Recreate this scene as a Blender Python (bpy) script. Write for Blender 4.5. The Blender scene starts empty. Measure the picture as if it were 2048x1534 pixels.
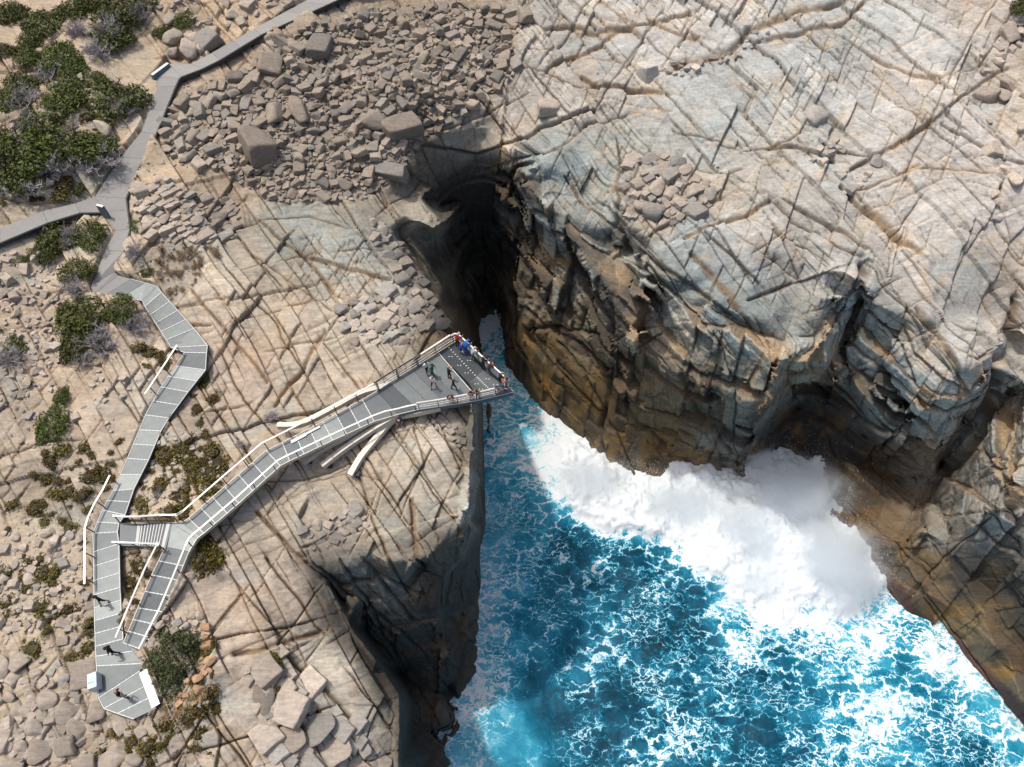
import bpy, bmesh, math, random
import numpy as np
from mathutils import Vector, Matrix
from mathutils.geometry import delaunay_2d_cdt

rng = np.random.default_rng(7)
random.seed(7)
SC = bpy.context.scene
COL = SC.collection

# ------------------------------------------------------------------ camera, sky, sun, exposure
CAM_H, PITCH, FPX = 50.0, math.radians(56.5), 1421.0      # drone 50 m above the lookout deck
cam_d = bpy.data.cameras.new('camera')
cam = bpy.data.objects.new('camera', cam_d); COL.objects.link(cam)
cam.location = (0, 0, CAM_H)
cam.rotation_euler = (math.radians(90) - PITCH, 0, 0)
cam_d.sensor_fit = 'HORIZONTAL'; cam_d.sensor_width = 36.0
cam_d.lens = 36.0 * FPX / 2048.0
cam_d.clip_end = 3000
SC.camera = cam

SUN_TO = Vector((-0.37, 0.20, 1.0)).normalized()
W = bpy.data.worlds.new('World'); SC.world = W; W.use_nodes = True
nt = W.node_tree; nt.nodes.clear()
sky = nt.nodes.new('ShaderNodeTexSky'); sky.sky_type = 'NISHITA'; sky.sun_disc = False; sky.dust_density = 6.0; sky.air_density = 1.0; sky.ozone_density = 1.0
sky.sun_elevation = math.asin(SUN_TO.z); sky.sun_rotation = math.atan2(SUN_TO.x, SUN_TO.y)
bgn = nt.nodes.new('ShaderNodeBackground'); bgn.inputs['Strength'].default_value = 0.15
wo = nt.nodes.new('ShaderNodeOutputWorld')
nt.links.new(sky.outputs[0], bgn.inputs[0]); nt.links.new(bgn.outputs[0], wo.inputs[0])
sun_d = bpy.data.lights.new('sun', 'SUN'); sun_d.energy = 2.65; sun_d.angle = math.radians(2.0); sun_d.color = (1.0, 0.95, 0.865)
sun = bpy.data.objects.new('sun', sun_d); COL.objects.link(sun)
sun.rotation_euler = (-SUN_TO).to_track_quat('-Z', 'Y').to_euler()
SC.view_settings.view_transform = 'Standard'; SC.view_settings.look = 'None'
SC.view_settings.exposure = -0.03; SC.view_settings.gamma = 1.0; SC.view_settings.use_curve_mapping = False
SC.cycles.volume_bounces = 12; SC.cycles.max_bounces = 12; SC.cycles.use_denoising = True
try: SC.cycles.denoiser = 'OPENIMAGEDENOISE'
except Exception: pass

SEA = -31.0

# ------------------------------------------------------------------ helpers
cP, sP = math.cos(PITCH), math.sin(PITCH)
def ray(u, v):
    a = (np.asarray(u, float) - 1024) / FPX; b = (767 - np.asarray(v, float)) / FPX
    return a, cP + b * sP, -sP + b * cP
def at(u, v, z):
    """survey helper: map position (u, v) seen from the drone at height z -> metres"""
    a, b, c = ray(u, v); t = (z - CAM_H) / c
    return Vector((float(a * t), float(b * t), float(z)))
def z_at_y(u, v, y):
    a, b, c = ray(u, v); return float(CAM_H + c * y / b)
def scale_at(u, v, z=0.0):
    a, b, c = ray(u, v); return float((z - CAM_H) / c / FPX)    # metres per survey unit

def tag(o, label=None, cat=None, group=None, kind=None):
    if label: o['label'] = label
    if cat: o['category'] = cat
    if group: o['group'] = group
    if kind: o['kind'] = kind
    return o
def empty(name, loc=(0, 0, 0), rz=0.0, parent=None):
    o = bpy.data.objects.new(name, None); COL.objects.link(o)
    o.location = loc; o.rotation_euler = (0, 0, rz); o.empty_display_size = 0.1
    if parent: o.parent = parent
    return o
def link(name, me, parent=None, mat=None):
    o = bpy.data.objects.new(name, me); COL.objects.link(o)
    if parent: o.parent = parent
    if mat and len(me.materials) == 0: me.materials.append(mat)
    return o
def mesh(name, v, f, mat=None, smooth=False):
    me = bpy.data.meshes.new(name)
    me.from_pydata([tuple(p) for p in v], [], [tuple(q) for q in f])
    if mat: me.materials.append(mat)
    if smooth: me.polygons.foreach_set('use_smooth', np.ones(len(me.polygons), bool))
    me.update(); return me
def np_mesh(name, V, F, mat=None, smooth=True):
    """V (n,3) floats, F (m,k) ints, fast path"""
    me = bpy.data.meshes.new(name); k = F.shape[1]
    me.vertices.add(len(V)); me.vertices.foreach_set('co', np.ascontiguousarray(V, np.float32).ravel())
    me.loops.add(F.size); me.loops.foreach_set('vertex_index', np.ascontiguousarray(F, np.int32).ravel())
    me.polygons.add(len(F)); me.polygons.foreach_set('loop_start', np.arange(0, F.size, k, dtype=np.int32))
    me.polygons.foreach_set('use_smooth', np.full(len(F), smooth))
    me.update(calc_edges=True)
    if mat: me.materials.append(mat)
    return me
def col_attr(me, name, C):
    at_ = me.attributes.new(name, 'FLOAT_COLOR', 'POINT')
    A = np.ones((len(me.vertices), 4), np.float32); A[:, :C.shape[1]] = C
    at_.data.foreach_set('color', A.ravel())
class MB:
    """collects boxes, bars and tubes into one mesh"""
    def __init__(s): s.v = []; s.f = []
    def add(s, v, f):
        n = len(s.v); s.v += [tuple(p) for p in v]; s.f += [tuple(i + n for i in q) for q in f]
    def prism(s, poly, z0s, z1s):
        n = len(poly)
        v = [(p[0], p[1], z0s[i] if hasattr(z0s, '__len__') else z0s) for i, p in enumerate(poly)]
        v += [(p[0], p[1], z1s[i] if hasattr(z1s, '__len__') else z1s) for i, p in enumerate(poly)]
        a = sum(poly[i][0] * poly[(i + 1) % n][1] - poly[(i + 1) % n][0] * poly[i][1] for i in range(n))
        r = list(range(n)) if a > 0 else list(range(n))[::-1]
        f = [tuple(i + n for i in r), tuple(r[::-1])]
        for k in range(n):
            i, j = r[k], r[(k + 1) % n]; f.append((i, j, j + n, i + n))
        s.add(v, f)
    def bar(s, a, b, w, h, up=Vector((0, 0, 1))):
        a, b = Vector(a), Vector(b); d = (b - a)
        if d.length < 1e-5: return
        d.normalize(); side = d.cross(up)
        if side.length < 1e-4: side = d.cross(Vector((1, 0, 0)))
        side.normalize(); u = side.cross(d).normalized()
        v = [p + side * (sx * w / 2) + u * (sz * h / 2) for p in (a, b) for sx, sz in ((-1, -1), (1, -1), (1, 1), (-1, 1))]
        s.add(v, [(0, 1, 2, 3), (7, 6, 5, 4), (0, 4, 5, 1), (1, 5, 6, 2), (2, 6, 7, 3), (3, 7, 4, 0)])
    def sweep(s, pts, w, h, n=8, flat=True):
        """swept section along a polyline: flat = w x h plate, else round tube of width w"""
        pts = [Vector(p) for p in pts]
        if flat: prof = [(-w / 2, -h / 2), (w / 2, -h / 2), (w / 2, h / 2), (-w / 2, h / 2)]
        else: prof = [(w / 2 * math.cos(2 * math.pi * i / n), h / 2 * math.sin(2 * math.pi * i / n)) for i in range(n)]
        k = len(prof); vs = []
        for i, p in enumerate(pts):
            d = (pts[min(i + 1, len(pts) - 1)] - pts[max(i - 1, 0)]).normalized()
            side = d.cross(Vector((0, 0, 1)))
            if side.length < 1e-4: side = Vector((1, 0, 0))
            side.normalize(); u = side.cross(d).normalized()
            m = 1.0
            if 0 < i < len(pts) - 1:
                c = (pts[i] - pts[i - 1]).normalized().dot((pts[i + 1] - pts[i]).normalized())
                m = min(1.6, 1 / max(0.5, math.sqrt((1 + c) / 2)))
            vs += [p + side * x * m + u * y for x, y in prof]
        f = []
        for i in range(len(pts) - 1):
            for j in range(k):
                a, b = i * k + j, i * k + (j + 1) % k
                f.append((a, b, b + k, a + k))
        f.append(tuple(range(k))[::-1]); f.append(tuple((len(pts) - 1) * k + j for j in range(k)))
        s.add(vs, f)
    def build(s, name, mat, parent=None, smooth=False):
        return link(name, mesh(name, s.v, s.f, mat, smooth), parent)

# ---- lattice noise in numpy
def _hash(ix, iy, iz, seed):
    with np.errstate(over='ignore'):
        h = ix.astype(np.uint32) * np.uint32(374761393) + iy.astype(np.uint32) * np.uint32(668265263) + iz.astype(np.uint32) * np.uint32(2246822519) + np.uint32((seed * 3266489917) & 0xffffffff)
        h = (h ^ (h >> np.uint32(13))) * np.uint32(1274126177)
        h = (h ^ (h >> np.uint32(15))) * np.uint32(2246822519)
        return ((h ^ (h >> np.uint32(16))) & np.uint32(0xffffff)).astype(np.float32) / np.float32(0xffffff)
def vnoise(x, y, z, seed=0):
    x, y, z = (np.asarray(a, np.float32) for a in (x, y, z))
    fx, fy, fz = np.floor(x), np.floor(y), np.floor(z)
    ix, iy, iz = fx.astype(np.int64), fy.astype(np.int64), fz.astype(np.int64)
    tx, ty, tz = x - fx, y - fy, z - fz
    tx, ty, tz = (t * t * t * (t * (t * 6 - 15) + 10) for t in (tx, ty, tz))
    r = 0
    for dx in (0, 1):
        wx = tx if dx else 1 - tx
        for dy in (0, 1):
            wy = ty if dy else 1 - ty
            for dz in (0, 1):
                r = r + wx * wy * (tz if dz else 1 - tz) * _hash(ix + dx, iy + dy, iz + dz, seed)
    return r * 2 - 1
def fbm(x, y, z, s, octv=4, seed=0, gain=0.5):
    a, t, r = 1.0, 0.0, 0
    f = 1.0 / s
    for o in range(octv):
        r = r + a * vnoise(x * f + 17.3 * o, y * f - 9.1 * o, z * f + 5.7 * o, seed + o); t += a
        a *= gain; f *= 2.03
    return r / t
def sstep(a, b, x):
    t = np.clip((x - a) / (b - a), 0, 1); return t * t * (3 - 2 * t)
def voronoi(x, y, z, seed=0):
    fx, fy, fz = (np.floor(a).astype(np.int64) for a in (x, y, z))
    d1 = np.full(x.shape, 9.0, np.float32); d2 = d1.copy(); cid = np.zeros(x.shape, np.float32); c2 = cid.copy()
    for dx in (-1, 0, 1):
        for dy in (-1, 0, 1):
            for dz in (-1, 0, 1):
                jx, jy, jz = fx + dx, fy + dy, fz + dz
                px = jx + _hash(jx, jy, jz, seed); py = jy + _hash(jx, jy, jz, seed + 1); pz = jz + _hash(jx, jy, jz, seed + 2)
                d = np.maximum(np.maximum(np.abs(px - x), np.abs(py - y)), np.abs(pz - z)) * 0.6 + 0.4 * np.sqrt((px - x) ** 2 + (py - y) ** 2 + (pz - z) ** 2)
                d = d.astype(np.float32); cc = _hash(jx, jy, jz, seed + 3); ce = _hash(jx, jy, jz, seed + 4)
                m = d < d1
                d2 = np.where(m, d1, np.minimum(d2, d)); cid = np.where(m, cc, cid); c2 = np.where(m, ce, c2); d1 = np.where(m, d, d1)
    return cid, c2, d2 - d1
def joints(q, r, s, seed, run=6.0, fill=0.1):
    """parallel joint planes: q across, r along; returns distance to joint, slab id hash, presence"""
    k = np.floor(q / s).astype(np.int64); zz = np.zeros_like(k)
    best = np.full(q.shape, 99.0, np.float32); bid = k.copy(); idn = k - 2
    for o in (-1, 0, 1, 2):
        i = k + o; b = (i + 0.85 * (_hash(i, zz, zz, seed) - 0.5)) * s
        d = np.abs(q - b); m = d < best
        best = np.where(m, d, best); bid = np.where(m, i, bid); idn = np.where(b <= q, i, idn)
    pres = sstep(-0.05 - fill, 0.35 - fill, vnoise(r / run, bid * 3.7, zz, seed + 5))
    return best, _hash(idn, zz, zz, seed + 9), pres
def in_poly(u, v, poly):
    u, v = np.asarray(u, float), np.asarray(v, float); c = np.zeros(u.shape, bool); n = len(poly)
    for i in range(n):
        x1, y1 = poly[i]; x2, y2 = poly[(i + 1) % n]
        if y1 == y2: continue
        c ^= ((y1 > v) != (y2 > v)) & (u < (x2 - x1) * (v - y1) / (y2 - y1) + x1)
    return c
def blur(A, n, r=1):
    for _ in range(n):
        B = np.pad(A, ((r, r), (0, 0)), mode='edge'); A = sum(B[i:i + A.shape[0]] for i in range(2 * r + 1)) / (2 * r + 1)
        B = np.pad(A, ((0, 0), (r, r)), mode='edge'); A = sum(B[:, i:i + A.shape[1]] for i in range(2 * r + 1)) / (2 * r + 1)
    return A

# ---- materials
def nmat(name, rough=0.8, spec=0.3, metal=0.0):
    m = bpy.data.materials.new(name); m.use_nodes = True
    b = m.node_tree.nodes['Principled BSDF']
    b.inputs['Roughness'].default_value = rough; b.inputs['Specular IOR Level'].default_value = spec; b.inputs['Metallic'].default_value = metal
    return m, m.node_tree, b
def N(t, kind, **kw):
    n = t.nodes.new(kind)
    for k, v in kw.items():
        if k in n.inputs: n.inputs[k].default_value = v
        else: setattr(n, k, v)
    return n
def noise_mat(name, c1, c2, scale=4.0, rough=0.75, spec=0.3, metal=0.0, bump=0.0, detail=6.0, objrand=0.0, coord='Object'):
    m, t, b = nmat(name, rough, spec, metal); L = t.links
    tc = N(t, 'ShaderNodeTexCoord'); no = N(t, 'ShaderNodeTexNoise', Scale=scale, Detail=detail, Roughness=0.6)
    L.new(tc.outputs[coord], no.inputs['Vector'])
    rp = N(t, 'ShaderNodeValToRGB'); rp.color_ramp.elements[0].position = 0.32; rp.color_ramp.elements[1].position = 0.68
    rp.color_ramp.elements[0].color = (*c1, 1); rp.color_ramp.elements[1].color = (*c2, 1)
    L.new(no.outputs['Fac'], rp.inputs[0]); out = rp.outputs[0]
    if objrand:
        oi = N(t, 'ShaderNodeObjectInfo'); mr = N(t, 'ShaderNodeMapRange'); mr.inputs[3].default_value = 1 - objrand; mr.inputs[4].default_value = 1 + objrand
        L.new(oi.outputs['Random'], mr.inputs[0])
        mx = N(t, 'ShaderNodeVectorMath', operation='SCALE'); L.new(out, mx.inputs[0]); L.new(mr.outputs[0], mx.inputs['Scale']); out = mx.outputs[0]
    L.new(out, b.inputs['Base Color'])
    if bump:
        bp = N(t, 'ShaderNodeBump', Strength=bump, Distance=0.05); L.new(no.outputs['Fac'], bp.inputs['Height']); L.new(bp.outputs[0], b.inputs['Normal'])
    return m

def rock_mat(name, attr='tint', rnd=0.0):
    m, t, b = nmat(name, 0.82, 0.25); L = t.links
    ge = N(t, 'ShaderNodeNewGeometry')
    n1 = N(t, 'ShaderNodeTexNoise', Scale=3.2, Detail=8.0, Roughness=0.68); L.new(ge.outputs['Position'], n1.inputs['Vector'])
    mp = N(t, 'ShaderNodeMapping'); mp.inputs['Rotation'].default_value = (0.3, 0.2, 0.55); mp.inputs['Scale'].default_value = (0.35, 3.0, 2.0)
    L.new(ge.outputs['Position'], mp.inputs['Vector'])
    n2 = N(t, 'ShaderNodeTexNoise', Scale=1.6, Detail=7.0, Roughness=0.65); L.new(mp.outputs[0], n2.inputs['Vector'])
    ad = N(t, 'ShaderNodeMath', operation='ADD'); L.new(n1.outputs['Fac'], ad.inputs[0]); L.new(n2.outputs['Fac'], ad.inputs[1])
    mr = N(t, 'ShaderNodeMapRange'); mr.inputs[1].default_value = 0.65; mr.inputs[2].default_value = 1.35; mr.inputs[3].default_value = 0.62; mr.inputs[4].default_value = 1.28
    L.new(ad.outputs[0], mr.inputs[0])
    if attr:
        at_ = N(t, 'ShaderNodeAttribute', attribute_name=attr); base = at_.outputs['Color']
    else:
        oi = N(t, 'ShaderNodeObjectInfo'); base = oi.outputs['Color']
    mx = N(t, 'ShaderNodeVectorMath', operation='SCALE'); L.new(base, mx.inputs[0]); L.new(mr.outputs[0], mx.inputs['Scale'])
    L.new(mx.outputs[0], b.inputs['Base Color'])
    bp = N(t, 'ShaderNodeBump', Strength=0.4, Distance=0.10); L.new(ad.outputs[0], bp.inputs['Height']); L.new(bp.outputs[0], b.inputs['Normal'])
    return m
M_ROCK = rock_mat('bedrock'); M_BOULDER = rock_mat('boulder_stone', None)

# ------------------------------------------------------------------ walkway survey: left edge, right edge, height
PATH = [((880, -136), (950, -132), 10.6), ((640, -14), (700, -12), 9.3), ((508, 58), (522, 69), 8.8), ((424, 106), (440, 119), 8.4), ((383, 128), (404, 137), 8.2),
        ((338, 128), (362, 153), 8.0), ((312, 152), (357, 158), 7.9), ((316, 174), (350, 173), 7.7), ((284, 263), (311, 268), 6.7),
        ((243, 314), (290, 318), 6.1), ((205, 372), (267, 362), 5.3), ((191, 393), (251, 396), 4.95), ((208, 424), (254, 420), 4.6),
        ((232, 461), (259, 458), 4.2), ((212, 500), (247, 503), 3.6), ((184, 570), (229, 544), 2.9), ((184, 591), (236, 551), 2.7), ((205, 593), (262, 558), 2.55)]
BRANCH = [((-420, 590), (-420, 625), 8.0), ((-60, 474), (-60, 503), 6.0), ((0, 456), (0, 485), 5.6), ((85, 422), (95, 445), 5.2), ((150, 407), (160, 425), 5.0), ((191, 393), (208, 424), 4.9)]
WALK = [((205, 593), (262, 558), 2.55), ((240, 597), (290, 566), 2.4), ((284, 601), (314, 573), 2.2), ((290, 613), (323, 585), 2.05),
        ((333, 680), (388, 657), 1.2), ((342, 695), (415, 691), 0.95), ((369, 705), (413, 706), 0.85), ((352, 732), (411, 740), 0.6),
        ((322, 774), (376, 784), 0.3), ((291, 830), (338, 836), 0.0), ((279, 860), (322, 862), -0.2), ((255, 917), (297, 920), -0.6),
        ((226, 982), (268, 978), -0.95), ((205, 1020), (250, 1030), -1.1), ((195, 1044), (238, 1047), -1.18), ((186, 1067), (235, 1064), -1.22),
        ((187, 1104), (238, 1088), -1.28), ((188, 1190), (240, 1175), -1.45), ((191, 1293), (246, 1278), -1.62), ((193, 1332), (284, 1327), -1.66),
        ((197, 1396), (280, 1342), -1.7), ((208, 1417), (294, 1370), -1.7), ((235, 1427), (304, 1393), -1.7), ((268, 1438), (314, 1416), -1.7)]
RAMP = [((248, 1286), (285, 1300), -1.62), ((277, 1216), (327, 1224), -1.15), ((305, 1150), (354, 1160), -0.6), ((332, 1094), (377, 1103), -0.1)]
NODE = [((332, 1094), (377, 1103), -0.1), ((345, 1047), (393, 1077), 0.0), ((364, 1046), (400, 1071), 0.0), ((378, 1037), (407, 1066), 0.0)]
BRIDGE = [((378, 1037), (407, 1066), 0.0), ((450, 974), (477, 1006), 0.0), ((533, 902), (560, 931), 0.0), ((565, 886), (579, 921), 0.0),
          ((646, 844), (665, 880), 0.0), ((725, 800), (748, 842), 0.0), ((754, 783), (796, 828), 0.0)]
PLAT = [((754, 783), (796, 828), 0.0), ((780, 766), (835, 819), 0.0), ((846, 725), (924, 806), 0.0), ((876, 707), (958, 800), 0.0)]

# ------------------------------------------------------------------ terrain: bedrock of both headlands
STEP = 2.0
GU = np.concatenate([np.arange(-640, -30, 10.0), np.arange(-30, 2078, STEP), np.arange(2078, 2720, 10.0)]); GV = np.concatenate([np.arange(-260, -24, 8.0), np.arange(-24, 1560, STEP), np.arange(1560, 1800, 8.0)])
UU, VV = np.meshgrid(GU, GV)
CP = [(-660,-280,15),(-660,300,10),(-660,700,6),(-660,1200,0),(-660,1820,-5),(0,1820,-4.5),(500,1820,-7),(780,1820,-11),(200,-280,14.5),(700,-280,13.5),(1200,-280,12),(1700,-280,12),(2200,-280,14),(2740,-280,15),(2740,200,9),(2740,600,0),(2740,900,-7),(2740,1300,-14),(2740,1700,-22),  # surveyed heights on the headland of the walkway
 (-160,-120,13),(-160,200,10),(0,0,11),(200,0,10.6),(420,40,9.0),(560,0,9.3),(800,-120,11),(560,-120,11),(200,-120,13),
 (0,250,8.6),(150,250,7.7),(0,400,6.2),(-160,600,5),(0,600,3.6),(100,560,3.2),(-160,900,2.5),(0,800,1.6),(100,700,2.0),(0,1000,0.1),(100,1000,-0.5),
 (-160,1200,-0.8),(0,1200,-1.5),(100,1300,-2.0),(0,1400,-2.4),(-160,1660,-3.5),(0,1534,-3.0),(120,1480,-2.7),(180,1660,-3.4),(300,1560,-3.2),
 (420,200,6.6),(520,150,7.2),(600,80,8.2),(450,330,4.6),(350,380,4.5),(600,250,5.0),(690,200,5.2),(760,60,7.2),(830,160,5.8),(900,40,7.6),
 (450,480,2.6),(600,440,2.0),(560,360,3.6),(700,400,1.9),(780,350,1.6),(450,600,1.5),(600,600,0.7),(560,750,-0.3),(450,800,-0.5),(700,680,-0.2),(800,640,-0.6),
 (720,520,0.6),(790,560,-0.2),(400,620,1.2),(480,700,0.3),(640,760,-0.6),(740,730,-0.9),
 (500,900,-1.6),(400,920,-1.3),(650,830,-1.3),(600,950,-2.2),(700,910,-2.0),(760,860,-1.8),(850,835,-1.8),(930,820,-2.0),
 (330,1000,-1.4),(300,930,-1.1),(420,1080,-1.7),(500,1080,-2.1),(600,1050,-2.3),(700,1000,-2.2),(800,950,-2.0),(900,900,-2.0),
 (270,1180,-2.2),(350,1310,-2.3),(400,1200,-2.1),(480,1150,-2.3),(560,1110,-2.6),(420,1300,-2.7),(520,1400,-3.6),(600,1500,-5.2),(400,1500,-3.1),(650,1400,-5.6),
 (520,1240,-3.0),(600,1280,-4.4),(730,1440,-7.2),(600,1660,-6.5),
 # front rims above the sea
 (954,850,-2.4),(952,900,-2.8),(939,926,-2.9),(926,961,-3.3),(924,1036,-4.3),(869,1099,-4.9),(832,1112,-4.4),(945,1000,-6.5),(926,1108,-10.0),(880,1154,-10.0),(956,960,-9.0),(955,1060,-13.0),(700,1115,-3.2),(620,1125,-3.2),(590,1105,-2.8),
 (690,1240,-5.0),(745,1310,-6.4),(800,1390,-8.2),(800,1470,-9.0),(797,1534,-9.6),(790,1660,-10.5),
 (640,1150,-5.2),(682,1205,-9.7),(728,1262,-14.5),(784,1325,-19.8),(790,1210,-10.5),(720,1190,-8.6),(873,1211,-11.0),(875,1284,-18.0),(845,1125,-9.0),(795,1345,-24.0),(815,1370,-26.0),(890,1230,-22.0),
 (850,1380,-26.0),(825,1400,-26.0),(840,1470,-27.0),(822,1470,-26.0),(830,1560,-27.0),(905,1250,-25.0),(910,1350,-27.0),(890,1440,-26.5),(860,1510,-27.5),
 (940,1130,-22.0),(945,1200,-27.0),(935,1290,-28.5),
 # chasm
 (890,445,-1.2),(870,430,-0.8),(840,395,-0.4),(873,453,-1.0),(835,446,-0.6),(800,448,-0.2),(872,476,-7.0),(842,470,-5.0),(818,468,-3.0),(780,400,.4),(720,395,1.4),(820,520,-1.0),(850,565,-1.0),(880,605,-1.1),(905,652,-1.4),(930,740,-1.9),(950,810,-2.2),
 (800,480,-0.9),(770,440,0.2),(850,500,-6.0),(885,560,-9.0),(905,600,-12.0),(905,520,-12.0),(930,600,-22.0),(955,660,-30.5),(945,720,-24.0),(952,780,-22),
 (820,385,-1.2),(880,360,-2.3),(960,345,-3.4),(1035,337,-2.0),(930,318,-1.4),(1020,300,0.5),(870,300,0.7),
 (880,415,-7.0),(930,400,-8.0),(1000,400,-8.5),(900,460,-12.0),(960,450,-14.0),(1025,430,-9.0),(930,540,-23.0),(975,560,-27.0),(1005,560,-23.0),
 # right plateau
 (800,-60,8.6),(1000,0,7.6),(1000,-120,9.5),(1300,-120,10),(1600,-120,10),(1900,-120,11),(2210,-120,12),(1300,0,7.0),(1600,0,7.5),(1900,0,8.6),(2048,0,9.2),(2210,100,9),
 (1000,140,4.6),(1000,230,2.6),(1150,150,5.0),(1300,180,4.4),(1500,150,5.0),(1750,180,5.0),(1950,180,5.8),(1150,270,2.2),(1300,280,2.6),(1500,300,2.6),(1700,330,2.7),(1900,330,3.4),(2048,350,3.4),(2210,400,3.2),
 (1100,320,1.7),(1230,400,1.2),(1400,400,1.5),(1500,480,1.0),(1620,470,0.9),(1680,530,0.2),(1720,540,-0.2),(1800,430,1.0),(1950,470,0.8),(1800,540,-0.9),(1950,560,-1.5),(2048,560,-1.3),(2210,620,-1.8),
 (2020,640,-3.6),(1900,620,-3.2),(1840,610,-2.6),(2080,720,-5.0),(2210,850,-7)]
CY = [  # points on the steep faces: surveyed by distance instead of height
 (1045,345,58.2),(1070,400,57.2),(1150,440,54.0),(1190,390,57.2),(1225,480,51.6),(1300,500,49.0),(1365,485,49.4),(1430,560,45.9),(1500,605,43.6),(1600,575,45.6),(1715,590,45.0),
 (1060,480,57.8),(1035,560,59.8),(1120,480,55.2),(1120,560,54.6),(1100,640,53.2),(1085,700,52.9),(1050,640,56.0),(1030,700,56.5),(1200,520,51.4),(1220,600,48.6),(1200,700,47.0),(1180,800,46.0),(1140,770,48.2),
 (1235,490,52.0),(1300,560,46.4),(1350,640,43.8),(1290,700,43.4),(1290,800,42.2),(1300,880,42.2),(1230,860,43.0),(1250,720,45.2),
 (1430,600,43.2),(1450,680,41.0),(1400,760,40.4),(1420,850,40.4),(1430,925,40.4),(1370,930,40.6),(1500,640,41.4),(1560,700,39.8),(1500,800,38.6),(1530,815,38.4),(1480,900,39.8),
 (1640,600,43.4),(1640,690,40.6),(1655,735,41.2),(1600,800,44.9),(1560,870,43.6),(1520,910,42.0),(1690,690,46.2),(1720,600,47.5),(1710,640,46.8),
 (1745,600,44.2),(1840,640,41.8),(1830,700,39.8),(1900,740,37.6),(1975,700,38.8),(2015,680,39.9),(1760,690,41.4),(1850,800,36.8),(1900,815,36.0),(1960,780,36.4),(2005,730,37.8),
 (1700,780,42.2),(1780,850,37.8),(1870,900,35.4),(1660,850,43.0),(1700,920,40.2),(1800,960,37.0),(1870,950,36.4),(1660,950,38.0),(1740,1020,33.4),(1620,920,41.0),
 (1925,870,38.4),(1880,930,38.2),(1840,1000,34.2),(1985,800,39.8),(2030,700,41.5),(2048,770,36.6),(1985,870,36.0),(1930,950,34.2),(1880,1010,33.0),(2210,1000,30.0)]
CZ = [(2048,900,-9.0),(1950,1050,-16.5),(2048,1000,-12.0),(1850,1060,-22.0),(1900,1085,-21.0),(1800,1090,-26.0),(1750,1080,-27.3),(1705,1050,-28.6),(1680,1010,-28.2),(1950,1120,-21.0),(2048,1200,-21.5),(2210,1250,-19),
 (1850,1190,-28.0),(1950,1285,-28.0),(2048,1370,-28.0),(1850,1150,-26.0),(1950,1220,-25.2),(2048,1290,-24.6),(2210,1440,-25)]
BASE = [(970,640),(1000,637),(1008,680),(1010,720),(1060,790),(1100,832),(1155,872),(1190,920),(1230,938),(1330,975),(1430,990),(1475,962),(1500,915),(1560,905),(1640,1010),(1690,1080),(1720,1112),(1790,1192),(1850,1252),(1950,1342),(2048,1432),(2190,1560),(2460,1810)]
LBASE = [(962,660),(966,720),(964,800),(965,860),(969,960),(971,1050),(962,1092),(960,1200),(954,1290),(929,1392),(908,1472),(868,1538),(830,1640),(790,1815)]
pts = [(u, v, z) for u, v, z in CP + CZ] + [(u, v, z_at_y(u, v, y)) for u, v, y in CY]
for S_ in (PATH, BRANCH, WALK, RAMP):
    for (a, b, z) in S_:
        for q in (0.0, 0.5, 1.0): pts.append((a[0] + (b[0] - a[0]) * q, a[1] + (b[1] - a[1]) * q, z - 0.35))
pts += [(u, v, SEA - 0.6) for u, v in BASE + LBASE]
pts += [(u, v, SEA - 6) for u, v in [(985,660),(990,700),(1000,760),(1020,830),(1060,900),(1000,1000),(1040,1100),(1100,1000),(1300,1100),(1500,1100),(1000,1300),(960,1450),(920,1560),(1300,1400),(1600,1300),(1800,1450),(2048,1600),(900,1660),(1500,1660),(2210,1700),(2300,1820),(1800,1820),(1300,1820),(860,1820),(1550,960),(1350,1030)]]
# breaklines: rims and feet stay crisp
nb = len(pts)
def idx_of(u, v):
    for i, p in enumerate(pts):
        if abs(p[0] - u) < 0.6 and abs(p[1] - v) < 0.6: return i
LINES = [BASE, LBASE, [(954,850),(952,900),(939,926),(926,961),(924,1036),(869,1099),(832,1112),(700,1115),(620,1125),(590,1105),(560,1110)],
 [(590,1105),(690,1240),(745,1310),(800,1390),(800,1470),(797,1534),(790,1660)],
 [(820,385),(880,360),(960,345),(1035,337),(1045,345),(1070,400),(1150,440),(1225,480),(1300,500),(1365,485),(1430,560),(1500,605),(1600,575),(1715,590)],
 [(820,385),(840,395),(870,430),(890,445),(873,453),(835,446),(800,448)],[(770,440),(800,480),(820,520),(850,565),(880,605),(905,652),(930,740),(950,810)]]
edges = []
for Ln in LINES:
    ids = [idx_of(*p) for p in Ln]
    edges += [(a, b) for a, b in zip(ids, ids[1:]) if a is not None and b is not None]
cv, ce, cf, ov, oe, of = delaunay_2d_cdt([Vector((p[0], p[1])) for p in pts], edges, [], 0, 0.4)
cz = [np.mean([pts[i][2] for i in o]) if o else None for o in ov]
for i, z in enumerate(cz):
    if z is None:
        d = [(cv[i][0] - p[0]) ** 2 + (cv[i][1] - p[1]) ** 2 for p in pts]; j = np.argsort(d)[:2]; cz[i] = float(np.mean([pts[k][2] for k in j]))
Z0 = np.full(UU.shape, np.nan)
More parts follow.
